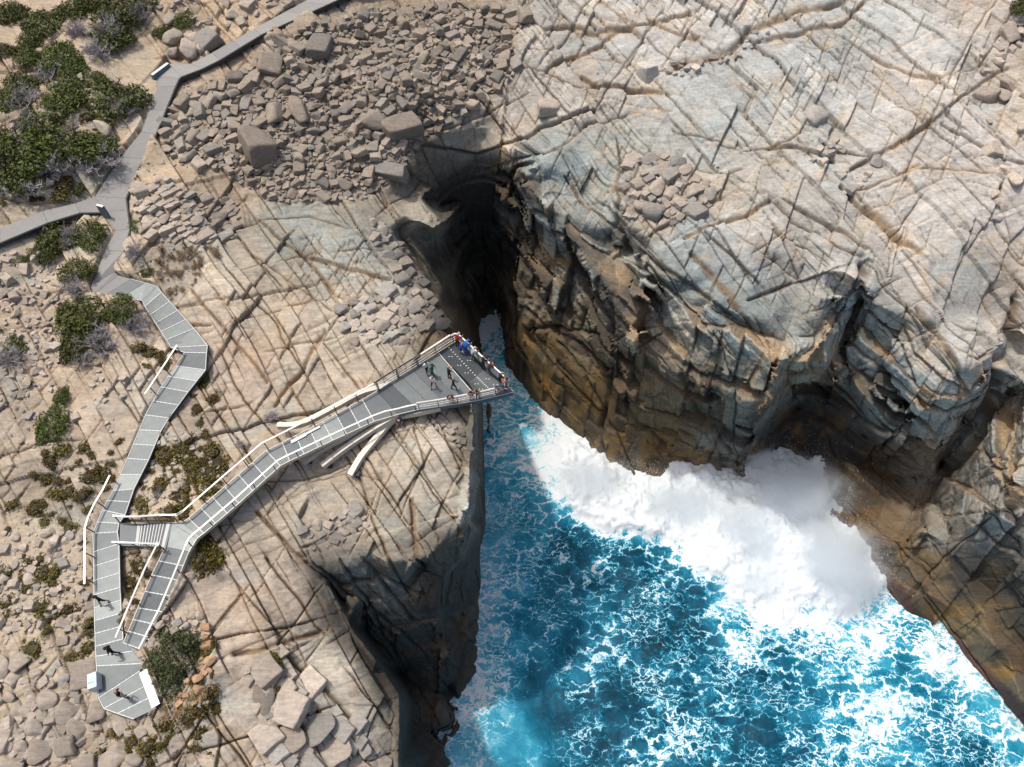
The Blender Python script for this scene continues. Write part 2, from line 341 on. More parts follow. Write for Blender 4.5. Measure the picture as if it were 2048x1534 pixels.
for tri in cf:
    (x1, y1), (x2, y2), (x3, y3) = [cv[i] for i in tri]; z1, z2, z3 = [cz[i] for i in tri]
    i0, i1 = np.searchsorted(GV, min(y1, y2, y3)), np.searchsorted(GV, max(y1, y2, y3)); j0, j1 = np.searchsorted(GU, min(x1, x2, x3)), np.searchsorted(GU, max(x1, x2, x3))
    if i1 <= i0 or j1 <= j0: continue
    X, Y = UU[i0:i1, j0:j1], VV[i0:i1, j0:j1]; D = (y2 - y3) * (x1 - x3) + (x3 - x2) * (y1 - y3)
    if abs(D) < 1e-6: continue
    a = ((y2 - y3) * (X - x3) + (x3 - x2) * (Y - y3)) / D; b = ((y3 - y1) * (X - x3) + (x1 - x3) * (Y - y3)) / D; c = 1 - a - b
    m = (a > -1e-4) & (b > -1e-4) & (c > -1e-4)
    Zs = Z0[i0:i1, j0:j1]; Zs[m] = (a * z1 + b * z2 + c * z3)[m]
Z0 = np.where(np.isnan(Z0), 0.0, Z0)
Zb = blur(Z0, 2, 6); wS = sstep(.12, .5, blur(np.abs(Z0 - Zb), 1, 3)); Z0 = Zb * (1 - wS) + blur(Z0, 1, 1) * wS
ra, rb, rc = ray(UU, VV)
def pos(Z):
    t = (Z - CAM_H) / rc; return np.stack([ra * t, rb * t, Z], -1)
P0 = pos(Z0)
PX = (Z0 - CAM_H) / rc / FPX                       # metres per survey unit
def normals(Pm):
    du = np.gradient(Pm, axis=1); dv = np.gradient(Pm, axis=0)
    n = np.cross(dv, du); n /= np.maximum(np.linalg.norm(n, axis=-1, keepdims=True), 1e-9)
    return n * np.sign(np.sum(n * (np.array([0, 0, CAM_H]) - Pm), -1, keepdims=True))
N0 = normals(np.stack([blur(P0[..., k], 3, 3) for k in range(3)], -1))
steep = 1 - sstep(0.45, 0.8, N0[..., 2])
steep = blur(steep, 2, 3)
X, Y, Z = (P0[..., k].astype(np.float32) for k in range(3))

# joint directions per area (degrees in plan)
RIGHT = UU > 1000 - 0.12 * (VV - 300)
wx = fbm(X, Y, Z, 8.0, 5, 11) * 1.0; wy = fbm(X, Y, Z, 8.0, 5, 12) * 1.0
def jset(deg, s, seed, run, fill, tilt=0.0):
    th = math.radians(deg); nx, ny = -math.sin(th), math.cos(th)
    return joints((X + wx) * nx + (Y + wy) * ny + Z * tilt, (X * math.cos(th) + Y * math.sin(th)), s, seed, run, fill)
h = np.zeros(UU.shape, np.float32); crack = np.zeros(UU.shape, np.float32)
wmin = np.maximum(0.045, 0.85 * PX).astype(np.float32)
rub = blur(in_poly(UU, VV, [(330,200),(470,140),(610,50),(760,-40),(1045,-40),(1040,100),(1000,190),(900,235),(820,290),(800,350),(720,400),(560,400),(430,330),(330,300)]).astype(np.float32), 3, 4)
sand = blur((in_poly(UU, VV, [(-150,-60),(300,-60),(330,150),(190,380),(-150,480)]) | in_poly(UU, VV, [(-150,480),(200,440),(190,640),(380,720),(300,900),(230,1000),(100,900),(-150,900)]) | in_poly(UU, VV, [(330,170),(420,140),(470,170),(400,330),(280,360)]) | in_poly(UU, VV, [(250,880),(430,850),(470,930),(380,1030),(250,1040)]) | in_poly(UU, VV, [(-150,1000),(180,1050),(190,1330),(90,1330),(-150,1280)])).astype(np.float32), 4, 5)
sand *= sstep(-0.55, 0.35, fbm(X, Y, Z, 9.0, 4, 31)) * (1 - steep)
rockm = 1 - 0.85 * sand
for (mask, sets) in ((RIGHT, ((-57, 2.7, 101, 9.0, 0.0, 0.25), (57, 5.0, 102, 8.0, -0.05, 0.0), (-54, 1.1, 103, 4.0, -0.28, 0.2), (30, 2.2, 104, 3.0, -0.36, 0.4), (-20, 2.6, 105, 4.0, -0.36, 0.2))),
                     (~RIGHT, ((-54, 2.9, 111, 7.0, 0.0, 0.2), (17, 3.8, 112, 7.0, -0.02, 0.0), (-57, 1.1, 113, 3.5, -0.42, 0.1), (35, 1.3, 114, 3.0, -0.42, 0.0)))):
    for k, (deg, s, sd, run, fill, tilt) in enumerate(sets):
        d, cid, pr = jset(deg, s, sd, run, fill, tilt)
        big = k < 2
        g = np.exp(-(d / (wmin * (1.15 if big else 0.85))) ** 2) * pr
        am = mask * rockm
        h += am * ((cid - 0.5) * (0.5 if big else 0.07) - g * (0.42 if big else 0.16))
        h += am * pr * np.minimum(d, 0.35) * 0.25          # rounded shoulders of each slab
        crack = np.maximum(crack, am * g * (0.95 if big else 0.7))
# strata on the faces
d, cid, pr = joints(Z * 0.95 + X * 0.14 - Y * 0.22 + wx * 0.5, X - Y, 5.0, 131, 12.0, 0.1)
h += steep * RIGHT * ((cid - 0.5) * 0.3 - np.exp(-(d / (wmin * 1.6)) ** 2) * pr * 0.6); crack = np.maximum(crack, steep * np.exp(-(d / (wmin * 1.3)) ** 2) * pr)
sx_, sy_, sz_ = (fbm(X, Y, Z, 10.0, 2, 133 + k) * .7 for k in range(3))
def blocks(sets, seed, m=None):
    """masonry of joint-bounded blocks: offset and tilt of each block, distance to the nearest joint"""
    ids = []; loc = []; dm = None
    for k, (nx, ny, nz, s_) in enumerate(sets):
        q = ((X + wx * .5) * nx + (Y + wy * .5) * ny + Z * nz) if m is None else ((X[m] + sx_[m]) * nx + (Y[m] + sy_[m]) * ny + (Z[m] + sz_[m]) * nz)
        if k == 2: q = q + s_ * 1.7 * _hash(ids[0], ids[1], ids[0] * 0, seed + 77)     # courses break at every joint
        if k == 1: q = q + s_ * .8 * _hash(ids[0], ids[0] * 0, ids[0] * 0, seed + 78)
        kk = np.floor(q / s_).astype(np.int64); zz = np.zeros_like(kk); idn = kk - 2; d = np.full(q.shape, 99.0, np.float32); lo_ = q * 0
        for o in (-1, 0, 1, 2):
            i = kk + o; bb = (i + 0.7 * (_hash(i, zz, zz, seed + k) - 0.5)) * s_
            d = np.minimum(d, np.abs(q - bb)); lo_ = np.where(bb <= q, q - bb - s_ * .5, lo_); idn = np.where(bb <= q, i, idn)
        # stagger: every joint set is offset between the courses of the previous one
        ids.append(idn); loc.append(lo_); dm = d if dm is None else np.minimum(dm, d)
    z0 = ids[2] if len(ids) > 2 else ids[0] * 0
    off = _hash(ids[0], ids[1], z0, seed + 31) - 0.5
    tl = sum((_hash(ids[0], ids[1], z0, seed + 41 + k) - 0.5) * loc[k] for k in range(len(ids)))
    return off, tl, dm, loc[-1]
sm = steep > 0.02
worn = sstep(-15, -21, Z + 2.5 * fbm(X, Y, Z, 8.0, 2, 139))[sm]; lw = np.where(RIGHT, 1.0, 0.30)[sm].astype(np.float32)
c35, s35 = math.cos(math.radians(35)), math.sin(math.radians(35))
IDX = np.arange(-400, 400); IZ = np.zeros_like(IDX)
class Course:
    """one generation of joint-bounded blocks as a function of place"""
    def __init__(c, sc_, am, ti, gw, sd, wf, saw):
        c.n = ((c35, -s35, .10, sc_), (s35, c35, -.22, sc_ * 1.2), (.14, -.22, .95, sc_ * .9)); c.am, c.ti, c.gw, c.sd, c.saw = am, ti, gw, sd, saw
        c.b = [((IDX + 0.7 * (_hash(IDX, IZ, IZ, sd + k) - 0.5)) * n_[3]).astype(np.float32) for k, n_ in enumerate(c.n)]
        c.t = (steep[sm] * lw * (1 - wf * worn)).astype(np.float32)
    def __call__(c, x, y, z, grooves=False):
        ids = []; loc = []; dm = None
        for k, (nx, ny, nz, s_) in enumerate(c.n):
            q = x * nx + y * ny + z * nz
            if k == 1: q = q + s_ * .8 * _hash(ids[0], ids[0] * 0, ids[0] * 0, c.sd + 78)
            if k == 2: q = q + s_ * 1.7 * _hash(ids[0], ids[1], ids[0] * 0, c.sd + 77)
            i = np.clip(np.searchsorted(c.b[k], q), 1, 799); lo_ = q - c.b[k][i - 1]; hi_ = c.b[k][i] - q
            ids.append(i); loc.append(lo_ - s_ * .5)
            if grooves: d = np.minimum(lo_, hi_); dm = d if dm is None else np.minimum(dm, d)
        off = _hash(ids[0], ids[1], ids[2], c.sd + 31) - 0.5
        r_ = c.am * off + c.saw * loc[2]
        for k in range(3): r_ = r_ + c.ti * (_hash(ids[0], ids[1], ids[2], c.sd + 41 + k) - 0.5) * loc[k]
        c.off = off; return c.t * r_, dm
CRS = [Course(8.5, 1.5, .62, .9, 141, .45, .10), Course(3.6, .75, .60, .75, 145, .65, .10), Course(1.4, .16, .22, .6, 151, .85, .04)]
vd = np.array([0, 0, CAM_H]) - P0; vd /= np.linalg.norm(vd, axis=-1, keepdims=True); ndv = np.sum(N0 * vd, -1)
fade = np.clip(ndv * 3.4 - 0.25, 0.0, 1.0)
vx, vy, vz = (vd[..., k][sm].astype(np.float32) for k in range(3)); cs_ = np.maximum(ndv[sm], .14).astype(np.float32); fd = fade[sm].astype(np.float32)
bx_, by_, bz_ = X[sm] + sx_[sm], Y[sm] + sy_[sm], Z[sm] + sz_[sm]
def fblock(sv): return sum(cr(bx_ + vx * sv, by_ + vy * sv, bz_ + vz * sv)[0] for cr in CRS[:2]) * fd
# cast from outside inwards onto the blocky face, so ledges and risers both get their own vertices
lim = (2.6 / cs_) * np.clip(steep[sm] * 1.2, 0.02, 1); NS = 13
so = lim.copy(); si = -lim; found = np.zeros(len(lim), bool)
for k in range(1, NS + 1):
    sk = lim * (1 - 2 * k / NS); inside = (sk * cs_ < fblock(sk)) & ~found
    si = np.where(inside, sk, si); so = np.where(inside, lim * (1 - 2 * (k - 1) / NS), so); found |= inside
for k in range(5):
    m_ = (so + si) / 2; ins = m_ * cs_ < fblock(m_); si = np.where(ins, m_, si); so = np.where(ins, so, m_)
sray = np.zeros(UU.shape, np.float32); sray[sm] = np.where(found, (so + si) / 2, 0)
tone = np.zeros(UU.shape, np.float32)
for cr in CRS:
    hh, dm = cr(bx_ + vx * sray[sm], by_ + vy * sray[sm], bz_ + vz * sray[sm], True); g = np.exp(-(dm / (wmin[sm] * cr.gw)) ** 2)
    h[sm] += (hh * fd if cr is CRS[2] else 0) - cr.t * fd * g * (0.10 + 0.10 * cr.am); crack[sm] = np.maximum(crack[sm], cr.t * g * (1.0 if cr.am > .3 else .5)); tone[sm] += cr.t * cr.off * (.34 if cr.am > .3 else .15)
fl_ = (1 - steep) * rockm * (1 - .5 * rub)
for msk, dg, sd in ((RIGHT, -57, 171), (~RIGHT, -54, 181)):
    th = math.radians(dg); c1, s1 = -math.sin(th), math.cos(th); full = np.ones(UU.shape, bool)
    for sc_, am, ti, cov in ((6.0, .66, .15, -.45), (2.6, .36, .24, -.12), (1.05, .12, .22, .05 if sd == 171 else .22)):
        off, tl, dm, _l = (a_.reshape(UU.shape) for a_ in blocks(((c1, s1, 0, sc_), (s1 * .8 + .3, -c1 * .8 + .3, 0, sc_ * 1.5)), sd + int(sc_ * 10), full))
        amt = (fl_ * msk * sstep(cov - .08, cov + .12, fbm(X, Y, Z, 9.0, 3, sd + 3 + int(sc_)))).astype(np.float32)
        g = np.exp(-(dm / (wmin * .8)) ** 2); h += amt * (am * off + ti * tl - g * (.10 + .10 * sc_ ** .5)); crack = np.maximum(crack, amt * g * .92); tone += amt * off * .22
# traced joints: width, then the line
CR = """5 1049 48 1083 55 1121 53 1152 56 1186 63 1240 63 1288 51 1329 38 1380 20
5 1240 63 1206 82 1165 99 1141 113 1107 133 1093 150
3 1018 102 1066 106 1121 102 1162 99
6 1165 147 1186 164 1227 171 1275 178 1322 188
4 1049 137 1090 150 1124 167 1165 174
4 827 280 885 263 974 229 1022 202 1056 185
5 844 290 899 297 953 309 1022 284 1083 253 1131 239 1186 219
5 970 342 1056 314 1124 290 1175 253 1234 236 1281 222
4 1234 284 1244 335 1234 379 1240 396 1227 444 1213 478
3 1234 379 1268 362 1292 314
3 1152 106 1213 113 1281 133 1329 150
3 1186 0 1223 27 1254 44 1281 53
12 1690 0 1642 10 1587 27 1539 48 1495 68 1461 99 1416 116 1382 126 1348 143
5 1727 7 1690 41 1645 51 1587 68 1539 79 1509 92
3 1519 90 1560 89 1594 90 1645 96 1690 89
3 1690 68 1734 99 1779 130 1826 150 1881 161
4 1594 99 1632 126 1662 154 1690 174 1717 205 1748 229 1792 260
4 1710 133 1751 143 1789 185 1826 219 1861 246
4 1861 249 1895 219 1929 191 1973 157 2018 137
3 1854 190 1881 161 1929 140 1973 126
6 1861 249 1826 270 1789 297 1751 314 1703 338
3 1878 253 1936 284 1980 308 2048 328
5 1710 383 1758 366 1799 349 1837 332
4 1802 349 1854 338 1929 345 1997 352 2048 355
8 1683 376 1717 410 1758 441 1792 482 1833 513
5 1348 260 1389 273 1430 284 1468 297 1495 304
4 1495 304 1539 301 1570 294 1601 273
5 1539 301 1587 304 1638 318 1669 321
5 1594 219 1645 232 1673 246 1659 273
6 1662 273 1697 301 1744 314
5 1638 290 1662 304 1693 304
5 1379 308 1403 335 1447 349 1485 338
6 1444 393 1392 424 1348 444 1300 470
8 1539 407 1485 434 1433 451 1369 478
3 1461 352 1502 373 1539 396 1570 403
7 1539 407 1587 437 1642 465 1676 492 1724 513
4 1567 403 1638 437 1690 468 1730 500
3 1495 434 1553 468 1608 492 1660 530
3 1450 455 1510 495 1560 530 1600 560
3 1410 470 1470 520 1520 570
6 1997 376 1994 410 2014 451 2018 485
3 1399 72 1348 60 1300 40
3 1587 565 1638 551 1680 534
7 1498 603 1539 585 1584 565
9 1382 510 1427 558 1464 589 1478 616
14 1727 531 1727 568 1717 609 1703 644 1690 678 1673 719 1649 756
6 1703 685 1751 726 1792 763 1837 801 1885 828
16 2035 599 2028 691 1997 753 1977 801 1956 859 1929 903 1895 941 1854 978 1840 1013
5 1806 647 1826 705 1895 760 1936 787 1970 745
4 1861 674 1908 708 1956 719 1997 691
5 1656 777 1717 831 1765 862 1806 879 1867 886
6 2011 893 1973 924 2010 950 2060 985
5 1902 958 1940 975 1997 1020 2060 1060
7 1015 589 1083 603 1063 657 1124 654 1193 671 1220 691
10 1227 500 1227 568 1220 637 1227 719 1223 773 1206 842 1210 927
5 1172 562 1172 613 1160 660
6 1240 753 1261 828 1330 890
5 1138 753 1186 808 1210 830
4 1329 664 1281 691 1261 722
4 506 507 564 551 615 585 666 626
5 386 585 427 633 461 671 496 712 533 760
4 448 650 496 630 547 620 598 609 649 599
6 383 650 420 647
7 649 664 632 691 608 739 574 773 547 808
5 595 500 632 534 670 585 700 613
5 533 1117 560 1158 601 1205 632 1253 649 1267
3 461 1151 496 1195 533 1240 581 1290
8 472 1311 523 1304 581 1281 639 1267
9 560 1291 588 1328 625 1356 666 1400 700 1441
6 513 1024 547 1058 581 1096 615 1127
5 608 1096 649 1079 720 1060
4 427 1417 441 1472 434 1534
7 516 1376 533 1417 526 1492
6 581 1424 615 1465 649 1520
4 349 1520 379 1479 427 1458
7 824 1000 826 1058 832 1117 871 1140
5 742 1034 789 1144 820 1192
5 680 1117 731 1185 765 1246
4 690 910 720 960 735 1010
3 620 960 700 940 760 960
4 430 470 520 440 620 430 700 460
4 520 440 560 480 610 510 700 540 780 560
3 470 540 560 520 640 500
4 690 600 760 590 840 640
4 720 780 690 740 650 690
3 830 860 850 930 800 1000
4 880 850 900 900 920 940
7 1276 499 1340 545 1400 585 1462 631
6 1297 532 1350 590 1412 656
6 1396 647 1470 655 1544 672 1577 697
7 1462 598 1500 650 1528 705 1495 771
9 1231 598 1289 664 1340 705 1396 746 1460 770 1528 788
9 1016 582 1091 656 1140 672 1180 710 1223 746
7 1066 425 1132 474 1190 532
7 1363 746 1396 821 1430 860 1462 903
7 1676 722 1730 760 1792 796 1866 870
6 1825 623 1860 670 1899 722 1940 788
6 1907 961 1980 1010 2047 1051
5 1130 355 1160 400 1200 430 1240 470
6 1081 348 1085 430 1110 470
6 1600 700 1570 740 1590 790
5 1890 640 1930 660 1990 660
5 1760 640 1800 690 1830 760
6 1960 900 2010 960 2060 990
5 1940 1040 2000 1090 2060 1120
6 640 1130 700 1180 760 1250 790 1300
5 730 1120 780 1180 830 1240
4 680 1160 760 1150 850 1190"""
rough_u = UU + 3.0 * fbm(X, Y, Z, 1.6, 3, 201); rough_v = VV + 3.0 * fbm(X, Y, Z, 1.6, 3, 202)
for ln, line in enumerate(CR.split('\n')):
    q = [float(a) for a in line.split()]; w = q[0] * 0.55; L_ = list(zip(q[1::2], q[2::2]))
    dk = min(1.6, 0.065 * q[0] + 0.16); sg = 1 if (ln * 7) % 3 else -1
    pad = 46
    us = [p[0] for p in L_]; vs = [p[1] for p in L_]
    j0, j1 = np.searchsorted(GU, [min(us) - pad, max(us) + pad]); i0, i1 = np.searchsorted(GV, [min(vs) - pad, max(vs) + pad])
    A, B = rough_u[i0:i1, j0:j1], rough_v[i0:i1, j0:j1]
    dd = np.full(A.shape, 1e9); ss = np.zeros(A.shape)
    for (x1, y1), (x2, y2) in zip(L_, L_[1:]):
        ex, ey = x2 - x1, y2 - y1; l2 = ex * ex + ey * ey
        t = np.clip(((A - x1) * ex + (B - y1) * ey) / l2, 0, 1)
        dx, dy = A - x1 - t * ex, B - y1 - t * ey; d_ = np.hypot(dx, dy)
        m = d_ < dd; ss = np.where(m, np.sign(ex * dy - ey * dx), ss); dd = np.where(m, d_, dd)
    g = np.exp(-(dd / max(w, 1.9)) ** 2)
    h[i0:i1, j0:j1] += (-g * dk * (0.75 + 0.5 * vnoise(A / 40, B / 40, A * 0, 300 + ln)) + sg * ss * 0.16 * np.exp(-dd / 22) * (1 - g)).astype(np.float32)
    crack[i0:i1, j0:j1] = np.maximum(crack[i0:i1, j0:j1], g)
# weathering relief
h += (0.35 * (1 - 0.5 * sand) * fbm(X, Y, Z, 6.0, 3, 21) + 0.075 * fbm(X, Y, Z, 1.5, 4, 22) * (1 - 0.6 * sand)).astype(np.float32)
foli = fbm(X * 0.35 + Y * 0.2, Y * 1.2 - X * 0.5, Z * 1.4, 1.0, 4, 23)
h += (0.05 * rockm * foli).astype(np.float32)
h += rub * (0.5 * np.abs(fbm(X, Y, Z, 1.4, 4, 24)) - 0.25)
h *= fade.astype(np.float32)       # no relief on edge-on drops
P1 = P0 + vd * sray[..., None] + N0 * h[..., None]
# ground kept clear under the walkways
def strip_poly(S_): return [s[0] for s in S_] + [s[1] for s in S_][::-1]
deck = np.full(UU.shape, np.nan)
for S_, gap in ((PATH, .2), (BRANCH, .2), (WALK, .26), (RAMP, .3)):
    for (a, b, z1), (c, d, z2) in zip(S_, S_[1:]):
        mu = (a[0] + b[0]) / 2, (a[1] + b[1]) / 2; mw = (c[0] + d[0]) / 2, (c[1] + d[1]) / 2
        pl = [a, b, d, c]; cx, cy = sum(p[0] for p in pl) / 4, sum(p[1] for p in pl) / 4
        m = in_poly(UU, VV, [(cx + (p[0] - cx) * 1.12, cy + (p[1] - cy) * 1.12) for p in pl])
        ex, ey = mw[0] - mu[0], mw[1] - mu[1]; t = np.clip(((UU - mu[0]) * ex + (VV - mu[1]) * ey) / (ex * ex + ey * ey), 0, 1)
        zz = z1 + (z2 - z1) * t - gap
        deck = np.where(m, np.fmin(deck, zz), deck)
for S_ in (NODE, BRIDGE, PLAT):
    m = in_poly(UU, VV, strip_poly(S_)); deck = np.where(m, np.fmin(deck, -0.75), deck)
m = in_poly(UU, VV, [(232,1038),(350,1040),(342,1102),(232,1096)]); deck = np.where(m, np.fmin(deck, -1.75), deck)
low = ~np.isnan(deck) & (P1[..., 2] > np.nan_to_num(deck, nan=99))
zc = np.where(low, deck, P1[..., 2]); t = (zc - CAM_H) / rc
P1 = np.where(low[..., None], np.stack([ra * t, rb * t, zc], -1), P1)
N1 = normals(P1)

# ---- mineral colours (albedo), by area, plus shade painted into some walls
ANCH = [(50,100,.40,.32,.24),(250,200,.44,.37,.29),(150,420,.46,.39,.31),(100,700,.46,.37,.29),(60,950,.44,.37,.30),(60,1200,.42,.35,.28),(100,1450,.42,.35,.28),
 (400,260,.46,.35,.24),(450,130,.44,.34,.25),(600,200,.33,.29,.235),(800,120,.31,.27,.22),(950,80,.33,.30,.255),(700,350,.32,.27,.215),(420,420,.40,.32,.245),
 (480,540,.45,.39,.32),(600,480,.33,.345,.325),(680,520,.31,.335,.325),(560,640,.47,.405,.34),(480,720,.47,.385,.32),(700,640,.44,.39,.32),(800,600,.38,.36,.315),(640,760,.46,.39,.32),
 (720,920,.45,.38,.315),(850,900,.44,.40,.345),(900,1000,.44,.405,.35),(760,1040,.43,.385,.32),(600,1020,.44,.38,.315),(450,1230,.45,.37,.305),(560,1200,.44,.365,.305),(650,1350,.42,.385,.335),(500,1480,.43,.365,.31),(720,1480,.41,.38,.33),
 (300,950,.42,.35,.28),(1000,250,.43,.38,.325),(1100,60,.46,.43,.385),(1250,100,.48,.455,.42),(1150,220,.42,.38,.33),(1300,20,.48,.46,.425),(1500,30,.49,.47,.44),(1450,180,.40,.40,.375),(1530,170,.36,.385,.375),
 (1650,90,.43,.43,.41),(1750,60,.44,.425,.395),(1850,150,.49,.475,.45),(1950,60,.46,.41,.36),(1700,220,.48,.455,.42),(1950,280,.49,.455,.42),(2040,200,.45,.38,.31),(1400,230,.41,.41,.385),(1500,260,.44,.43,.40),(1800,380,.48,.445,.405),(1950,420,.48,.44,.40),
 (1600,340,.45,.42,.375),(1450,380,.43,.385,.325),(1300,400,.44,.37,.29),(1180,360,.31,.345,.33),(1120,340,.32,.355,.34),(1250,330,.40,.385,.335),(1500,480,.46,.445,.41),(1420,500,.34,.37,.365),(1600,520,.46,.435,.395),(1850,520,.47,.42,.37),(1950,620,.46,.435,.40),(2040,560,.46,.39,.32),(1900,720,.42,.41,.385),
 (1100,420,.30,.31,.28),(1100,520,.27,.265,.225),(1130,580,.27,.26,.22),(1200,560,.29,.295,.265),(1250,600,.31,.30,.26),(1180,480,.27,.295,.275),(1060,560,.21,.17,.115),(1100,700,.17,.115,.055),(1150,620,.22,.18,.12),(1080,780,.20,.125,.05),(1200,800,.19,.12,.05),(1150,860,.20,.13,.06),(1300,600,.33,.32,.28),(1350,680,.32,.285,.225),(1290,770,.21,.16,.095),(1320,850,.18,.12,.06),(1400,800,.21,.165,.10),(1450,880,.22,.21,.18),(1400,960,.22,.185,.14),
 (1400,580,.25,.285,.28),(1480,640,.24,.28,.275),(1560,650,.31,.32,.295),(1620,720,.26,.275,.255),(1520,780,.24,.225,.185),(1600,880,.03,.025,.02),(1560,850,.04,.033,.027),(1640,830,.04,.035,.03),(1760,700,.29,.305,.285),(1780,800,.29,.305,.285),(1850,850,.31,.32,.29),(1700,900,.06,.05,.04),(1760,960,.07,.055,.04),(1650,970,.07,.05,.03),(1700,980,.07,.05,.035),(1850,940,.24,.21,.17),(1950,900,.27,.27,.24),  # near-black entries paint in the shade under the overhang
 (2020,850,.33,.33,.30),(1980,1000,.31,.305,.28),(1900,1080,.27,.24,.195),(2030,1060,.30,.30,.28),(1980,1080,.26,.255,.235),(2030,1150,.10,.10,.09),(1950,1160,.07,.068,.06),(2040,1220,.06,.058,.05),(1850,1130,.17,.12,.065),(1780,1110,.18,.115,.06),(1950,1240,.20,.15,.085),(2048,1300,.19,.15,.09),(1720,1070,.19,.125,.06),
 (930,420,.045,.04,.033),(880,400,.05,.045,.038),(1000,390,.05,.045,.037),(930,500,.03,.026,.022),(1000,480,.04,.033,.026),(870,520,.06,.052,.043),(900,620,.06,.045,.03),(960,600,.025,.02,.016),(980,520,.06,.05,.04),(965,900,.12,.115,.10),(968,1000,.11,.105,.095),(935,1120,.10,.09,.08),(780,1280,.06,.055,.048),(850,1350,.05,.045,.04),(900,1200,.07,.06,.05),(830,1480,.05,.045,.04),(820,1250,.08,.075,.068),(660,1180,.06,.056,.05),(705,1240,.045,.04,.036),(755,1305,.035,.03,.027),(795,1345,.03,.026,.024),(890,1180,.08,.07,.06),(860,480,.28,.26,.225),(840,430,.37,.335,.28),(900,560,.18,.15,.115),(940,640,.16,.10,.05),(900,1300,.06,.05,.042),(930,1230,.11,.092,.07),(860,1450,.05,.045,.04),(790,1190,.26,.25,.225),(700,1170,.22,.21,.19),(900,1420,.10,.08,.06)]  # near-black entries: shade painted into the chasm, left walls and notch
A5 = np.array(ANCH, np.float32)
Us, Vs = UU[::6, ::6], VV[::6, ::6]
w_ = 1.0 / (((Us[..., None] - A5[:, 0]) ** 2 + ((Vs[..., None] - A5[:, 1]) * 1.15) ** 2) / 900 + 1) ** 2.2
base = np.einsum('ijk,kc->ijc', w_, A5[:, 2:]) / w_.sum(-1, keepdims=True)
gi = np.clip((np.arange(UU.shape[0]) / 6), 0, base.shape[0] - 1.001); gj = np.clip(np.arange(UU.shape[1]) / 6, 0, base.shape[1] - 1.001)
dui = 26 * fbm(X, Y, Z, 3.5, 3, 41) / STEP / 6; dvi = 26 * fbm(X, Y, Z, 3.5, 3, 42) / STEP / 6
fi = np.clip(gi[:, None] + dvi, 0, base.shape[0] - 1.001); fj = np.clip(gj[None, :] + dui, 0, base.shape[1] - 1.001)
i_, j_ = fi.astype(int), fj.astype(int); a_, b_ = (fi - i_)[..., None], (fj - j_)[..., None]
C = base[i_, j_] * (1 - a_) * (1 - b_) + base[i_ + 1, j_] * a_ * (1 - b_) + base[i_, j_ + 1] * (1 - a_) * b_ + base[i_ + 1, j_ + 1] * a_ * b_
def mix(C, col, f): return C * (1 - f[..., None]) + np.array(col, np.float32) * f[..., None]
top = 1 - steep
pk = sstep(0.1, 0.5, fbm(X, Y, Z, 4.0, 4, 51)); gr = sstep(0.12, 0.5, fbm(X * 0.6 + Y * 0.4, Y - X * 0.4, Z, 3.2, 4, 52)); oc = sstep(0.18, 0.5, fbm(X, Y, Z, 1.7, 4, 53))
lum = C.mean(-1, keepdims=True)
C = C * (1 - 0.30 * pk[..., None] * top[..., None]) + lum * np.array([1.13, .98, .86]) * 0.30 * pk[..., None] * top[..., None]
C = C * (1 - 0.45 * gr[..., None]) + lum * np.array([.90, 1.0, .985]) * 0.45 * gr[..., None]
C = C * (1 - 0.35 * oc[..., None]) + lum * np.array([1.28, .94, .60]) * 0.35 * oc[..., None]
C *= (1 + 0.22 * foli[..., None] + 0.16 * fbm(X, Y, Z, 0.5, 3, 54)[..., None])
li = sstep(0.36, 0.6, fbm(X, Y, Z, 0.9, 4, 55)) * rockm; C = mix(C, (.13, .12, .105), 0.5 * li)          # dark lichen
C = mix(C, (.50, .41, .315), 0.75 * sand * sstep(-0.5, 0.1, -crack + fbm(X, Y, Z, 2.2, 3, 56)))            # weathered grit
C = mix(C, (.33, .265, .195), 0.6 * rub)
# sea-stained zone: rust weeping down the faces, black algae, purple weed at the waterline
wet = sstep(-15, -26, Z + 3 * fbm(X, Y, Z, 6.0, 3, 61)) * (0.35 + 0.65 * steep)
wvis = wet * (UU > 995) * (1 - .75 * sstep(1720, 1830, UU) * sstep(1250, 1150, VV))
ru = sstep(-0.1, 0.4, fbm(X * 1.3, Y * 1.3, Z * 0.35, 2.4, 4, 62)); bk = sstep(0.05, 0.35, fbm(X * 1.2, Y * 1.2, Z * 0.3, 3.0, 4, 63))
C = mix(C, (.30, .155, .035), 0.62 * wvis * ru); C = mix(C, (.055, .048, .04), 0.72 * wet * bk)
stk = sstep(0.25, 0.5, fbm(X * 2.2, Y * 2.2, Z * 0.16, 2.0, 3, 64)) * steep * sstep(-3, -8, Z); C = mix(C, (.05, .045, .04), 0.6 * stk)
wl = sstep(-29.6, -30.6, Z + 0.8 * fbm(X, Y, Z, 2.0, 3, 65)); C = mix(C, (.10, .045, .045), 0.8 * wl * (UU > 1500)); C = mix(C, (.09, .07, .05), 0.6 * wl * (UU <= 1500))
cm = np.clip(crack, 0, 1) * (0.55 + 0.45 * top); C = mix(C, (.125, .075, .04), 0.85 * cm * top); C = mix(C, (.045, .035, .028), 0.85 * np.clip(crack, 0, 1) * steep)
ocs = np.clip(1.5 * blur(np.clip(crack, 0, 1), 2, 3), 0, 1) * sstep(-.2, .3, fbm(X, Y, Z, 5.0, 3, 57)); C = C * (1 - 0.6 * ocs[..., None]) + lum * np.array([1.38, .95, .55]) * 0.6 * ocs[..., None]
C = C * np.where(RIGHT[..., None], np.array([.935, .965, .975]), np.array([.97, .968, .925])) * (1 - .10 * sstep(.0, .5, fbm(X, Y, Z, 14.0, 3, 58)))[..., None]
C = C * (1 + tone)[..., None]
C = C * (1 + .45 * steep * RIGHT * sstep(-20, -8, Z))[..., None]  # steep upper faces of the right cliff lightened to stand in for fill light
